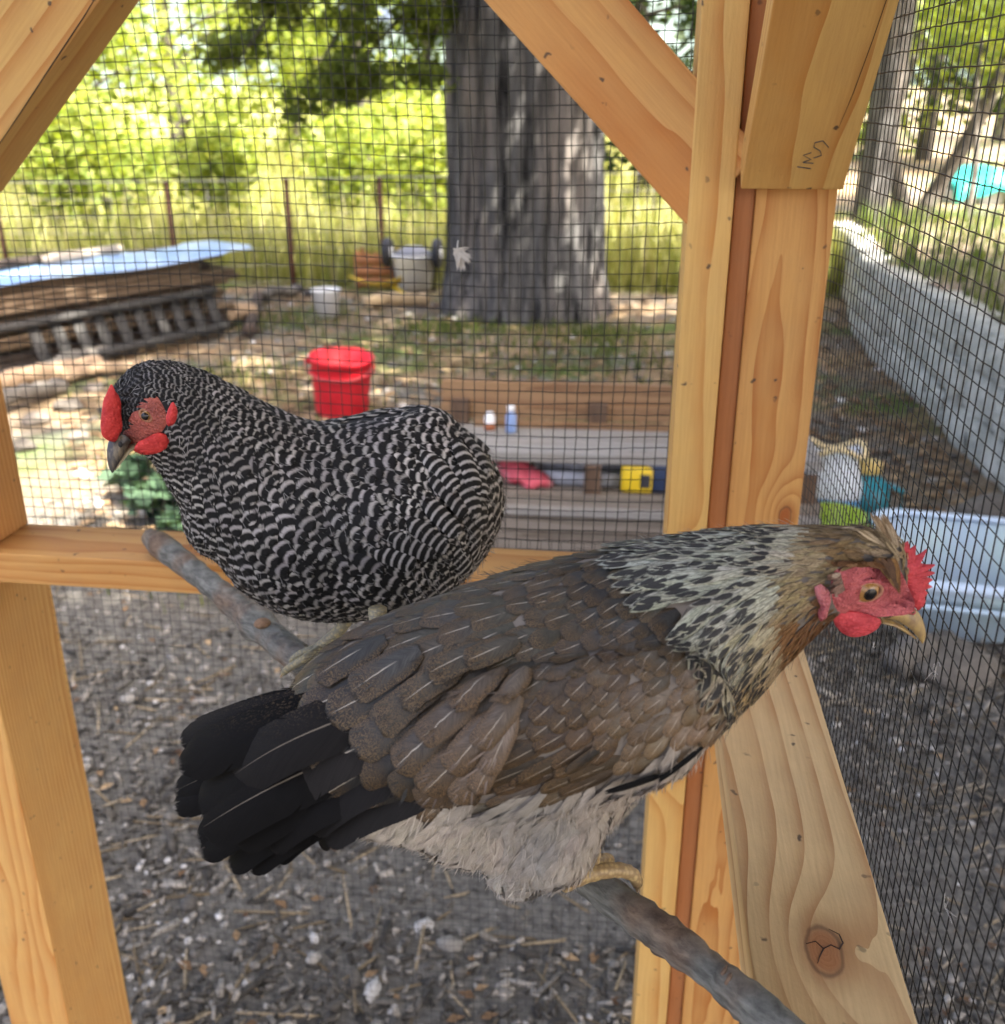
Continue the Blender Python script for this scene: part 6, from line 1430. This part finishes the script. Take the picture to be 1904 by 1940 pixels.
# ------------------------------------------------------------------ white tub and bright feed things behind the right wire wall
tz = onz(1835, 1262); tub = empty('tub', tz + np.array([0, .30, 0]), 'large translucent white plastic tub with a rolled rim behind the right wire', 'tub')
N = NT('translucent_tub'); p = N.pos(); M_TUB = N.done(N.bsdf(N.mix(N.ramp(N.noise(p, 3., 2.), .4, .6), (.50, .62, .74), (.60, .74, .74)), .3, None, Transmission_Weight=.15, Subsurface_Weight=.2, Subsurface_Radius=(.03, .04, .05)))
tcx = tz + np.array([.225, .34, 0]); th_ = .215
def rr_box(w, d, r, n=8):
    out = []
    for cx_, cy_, a0 in ((w - r, d - r, 0), (-w + r, d - r, pi / 2), (-w + r, -d + r, pi), (w - r, -d + r, 1.5 * pi)):
        for k in range(n): a_ = a0 + pi / 2 * k / (n - 1); out.append((cx_ + r * cos(a_), cy_ + r * sin(a_)))
    return np.array(out)
def loft(prof, w, d, r, c, rot=0.):
    V = []; R_ = np.array([[cos(rot), -sin(rot)], [sin(rot), cos(rot)]])
    for s_, z_ in prof:
        q = rr_box(w + s_, d + s_, r) @ R_.T; V += [(c[0] + x, c[1] + y, c[2] + z_) for x, y in q]
    n = 32; return V, [(i * n + k, i * n + (k + 1) % n, (i + 1) * n + (k + 1) % n, (i + 1) * n + k) for i in range(len(prof) - 1) for k in range(n)]
V, Fc = loft([(-.30, .004), (-.06, .0), (-.05, .01), (-.012, th_ - .06), (.0, th_ - .055), (.0, th_ - .01), (-.012, th_ - .008), (-.06, .02), (-.3, .014)], .40, .28, .09, tcx, -.12); mesh_np('shell', V, Fc, M_TUB, tub)
V, Fc = loft([(-.005, th_ - .02), (.022, th_ - .02), (.03, th_ - .008), (.028, th_ + .006), (.012, th_ + .012), (-.014, th_ + .004)], .40, .28, .09, tcx, -.12); mesh_np('rim', V, Fc, plain('tub_rim', (.62, .74, .86), .3, 10, .05), tub)
V, Fc = loft([(-.004, th_ - .085), (.008, th_ - .085), (.008, th_ - .07), (-.004, th_ - .07)], .40, .28, .09, tcx, -.12); mesh_np('rib', V, Fc, plain('tub_rib', (.56, .70, .80), .3, 10, .05), tub)
fb = onz(1562, 1030); fs_ = empty('feed_bag', fb, 'white feed bag with blue and green print slumped by the post', 'feed bag')
N = NT('feed_bag_print'); p = N.obj(); sx_ = N.n('SeparateXYZ'); N.set(sx_.inputs[0], p); nz_ = N.noise(p, 7., 2.)
zf = N.math('ADD', N.math('SUBTRACT', sx_.outputs[2], 0), N.math('MULTIPLY', nz_, .12))
c = N.mix(N.math('GREATER_THAN', zf, .22), N.mix(N.math('GREATER_THAN', zf, .16), (.35, .58, .12), (.10, .32, .60)), (.72, .76, .80))
M_BAG = N.done(N.bsdf(c, .45, N.bump(N.noise(p, 18., 3.), .5, .012)))
V = []; fbx, fby = fb[0] + .02, fb[1] + .12; n = 28; prof = [(.02, .0), (.11, .01), (.135, .05), (.13, .13), (.12, .20), (.10, .26), (.085, .30), (.11, .34)]
for i, (r_, z_) in enumerate(prof):
    for k in range(n):
        a_ = 2 * pi * k / n; w_ = 1 + .13 * mnoise.noise(Vector((cos(a_) * 1.6, sin(a_) * 1.6, z_ * 6))); V.append((fbx + r_ * 1.0 * cos(a_) * w_, fby + r_ * .62 * sin(a_) * w_, z_ + .02 * sin(a_ * 3) * (z_ > .3)))
mesh_np('sack', V, [(i * n + k, i * n + (k + 1) % n, (i + 1) * n + (k + 1) % n, (i + 1) * n + k) for i in range(len(prof) - 1) for k in range(n)], M_BAG, fs_)
MB().tube([(fbx + .108 * cos(a_), fby + .068 * sin(a_), .335 + .02 * sin(a_ * 3)) for a_ in np.linspace(0, 2 * pi, 24)], .012, 6, False).build('rolled_top', plain('bag_edge', (.70, .56, .30), .6), fs_)
jc = onz(1628, 1000); jg = empty('jug', jc, 'teal plastic jug with yellow lid behind the right wire', 'jug')
M_TEAL = plain('teal_plastic', (.02, .20, .25), .4, 12, .25); MB().lathe([(0, .004), (.085, 0), (.095, .02), (.095, .15), (.07, .20), (.045, .22), (.045, .24), (0, .24)], jc, 28).build('body', M_TEAL, jg); MB().lathe([(0, .275), (.05, .27), (.053, .235), (0, .234)], jc, 24).build('lid', plain('lid_ochre', (.62, .45, .14), .5), jg); MB().tube([jc + np.array([.07, -.02, .19]), jc + np.array([.13, -.03, .17]), jc + np.array([.135, -.03, .09]), jc + np.array([.095, -.02, .06])], .012, 8).build('handle', M_TEAL, jg)
gbx = onz(1572, 1052); gl = empty('scoop_cup', gbx, 'lime green plastic cup in front of the white feed bag', 'cup'); MB().lathe([(0, .004), (.085, 0), (.105, .15), (.112, .155), (.112, .165), (.10, .165), (.08, .015), (0, .012)], gbx, 26).build('cup', plain('lime_plastic', (.40, .58, .06), .4), gl); MB().tube([gbx + np.array([.10, -.02, .13]), gbx + np.array([.15, -.03, .12]), gbx + np.array([.145, -.03, .05]), gbx + np.array([.09, -.02, .04])], .008, 8).build('handle', plain('lime_handle', (.40, .58, .06), .4), gl)
rock(1790, 1275, .13, M_LOGG, 'brown grey lump of wood below the white tub', .5, None, 'wood_lump'); log(1690, 1262, 1800, 1225, .045, M_LOGG, 'pale broken log lying below the white tub')
rock(1890, 985, .14, M_RKP, 'pale rock behind the white tub at the right edge', .5)
# turquoise tarp over pale boxes, far right
tt_ = onz(1872, 425); zt_ = proj(tt_)[2]; tpw = empty('covered_pile', tt_, 'turquoise tarp over a pale pile far off beyond the right wire', 'tarp')
sc2 = zt_ / F
V = []; 
for j in range(10):
    for i in range(16):
        s_, t_ = i / 15, j / 9; V.append(tt_ + np.array([(s_ - .45) * 150 * sc2, t_ * 1.6, 0]) + UP * (sc2 * (62 + 36 * sin(pi * min(1, s_ * 1.1)) * (1 - .4 * abs(t_ - .5)) + 6 * sin(s_ * 14 + t_ * 4)) - .25 * (t_ < .05)))
q = np.array([(j * 16 + i, j * 16 + i + 1, (j + 1) * 16 + i + 1, (j + 1) * 16 + i) for j in range(9) for i in range(15)]); so_ = mesh_np('cover', V, q, plain('turquoise_sheet', (.03, .48, .42), .4, 3, .2), tpw); so_.modifiers.new('t', 'SOLIDIFY').thickness = .01
for k in range(3): MB().box(tt_ + np.array([(-.32 + k * .36) * 140 * sc2, .7, 30 * sc2]), (46 * sc2, 1.1, 60 * sc2)).build('box', plain('pale_carton', (.55, .54, .50), .7, 4, .2), tpw, False, .03)

# ------------------------------------------------------------------ feathers caught on the wire
def fluff_feather(root_, u, v, y, wpx, lab):
    c = ony(u, v, y); k_ = proj(c)[2] / F; U, Vv, Wp, q = GRIDS['hackle']; o = empty('feather', c, lab, 'feather'); pts = []; uvs = []; qs = []; tt = []
    for i in range(34):
        a_ = random.gauss(-.55, .42); L_ = wpx * k_ * random.uniform(1.3, 2.7); d_ = nrm(RT * -sin(a_) * .9 + DA * cos(a_) + FW * random.uniform(-.25, .05)); s_ = nrm(np.cross(d_, FW + RT * random.uniform(-.5, .5))); n_ = np.cross(s_, d_)
        b_ = c + (RT * random.uniform(-.45, .3) + DA * random.uniform(-.4, .3)) * wpx * k_ - FW * .002
        pts.append(b_ + np.outer(Vv * L_, d_) + np.outer(U * Wp * .0021, s_) + np.outer(np.sin(Vv * pi) * L_ * .1, RT)); uvs.append(np.stack([U * .5 + .5, Vv], 1)); qs.append(q + i * len(U)); tt.append(np.tile([*(np.array((.62, .58, .50)) * random.uniform(.8, 1.1)), random.random()], (len(U), 1)))
    m_ = mesh_np('barbs', np.concatenate(pts), np.concatenate(qs), M_SF, o, True, np.concatenate(uvs), np.concatenate(tt)); m_['kind'] = 'stuff'
    MB().tube([c - DA * wpx * k_ * 1.2 + RT * .001, c - DA * wpx * k_ * .3, c + DA * wpx * k_ * 1.1 + RT * wpx * k_ * .6], .0006, 5).build('quill', plain('quill_white', (.6, .57, .5), .5), o)
fluff_feather(None, 866, 476, 1.069, 17, 'white downy feather caught on the back wire in front of the trunk')
def small_fluff(u, v, lab, n=14, s=.010):
    c = onx(u, v, .184); o = MB()
    for i in range(n):
        d_ = nrm(rng.normal(0, 1, 3) * [.3, 1, 1]); o.tube(spline([c, c + d_ * s * .5 + rng.normal(0, s * .25, 3) * [.3, 1, 1], c + d_ * s * random.uniform(.7, 1.3) + rng.normal(0, s * .4, 3) * [.3, 1, 1]], 7), [.00013] * 6 + [.0001], 3)
    f_ = o.build('down_tuft', plain('down_white', (.6, .57, .52), .8), None); tag(f_, lab, 'feather')
small_fluff(1772, 1275, 'tiny white down tuft on the right wire below the beak', 7, .006); small_fluff(1790, 1720, 'tangled white down strands low on the right wire', 5, .008); small_fluff(1655, 1228, 'faint down wisp on the right wire under the wattle', 5, .005)
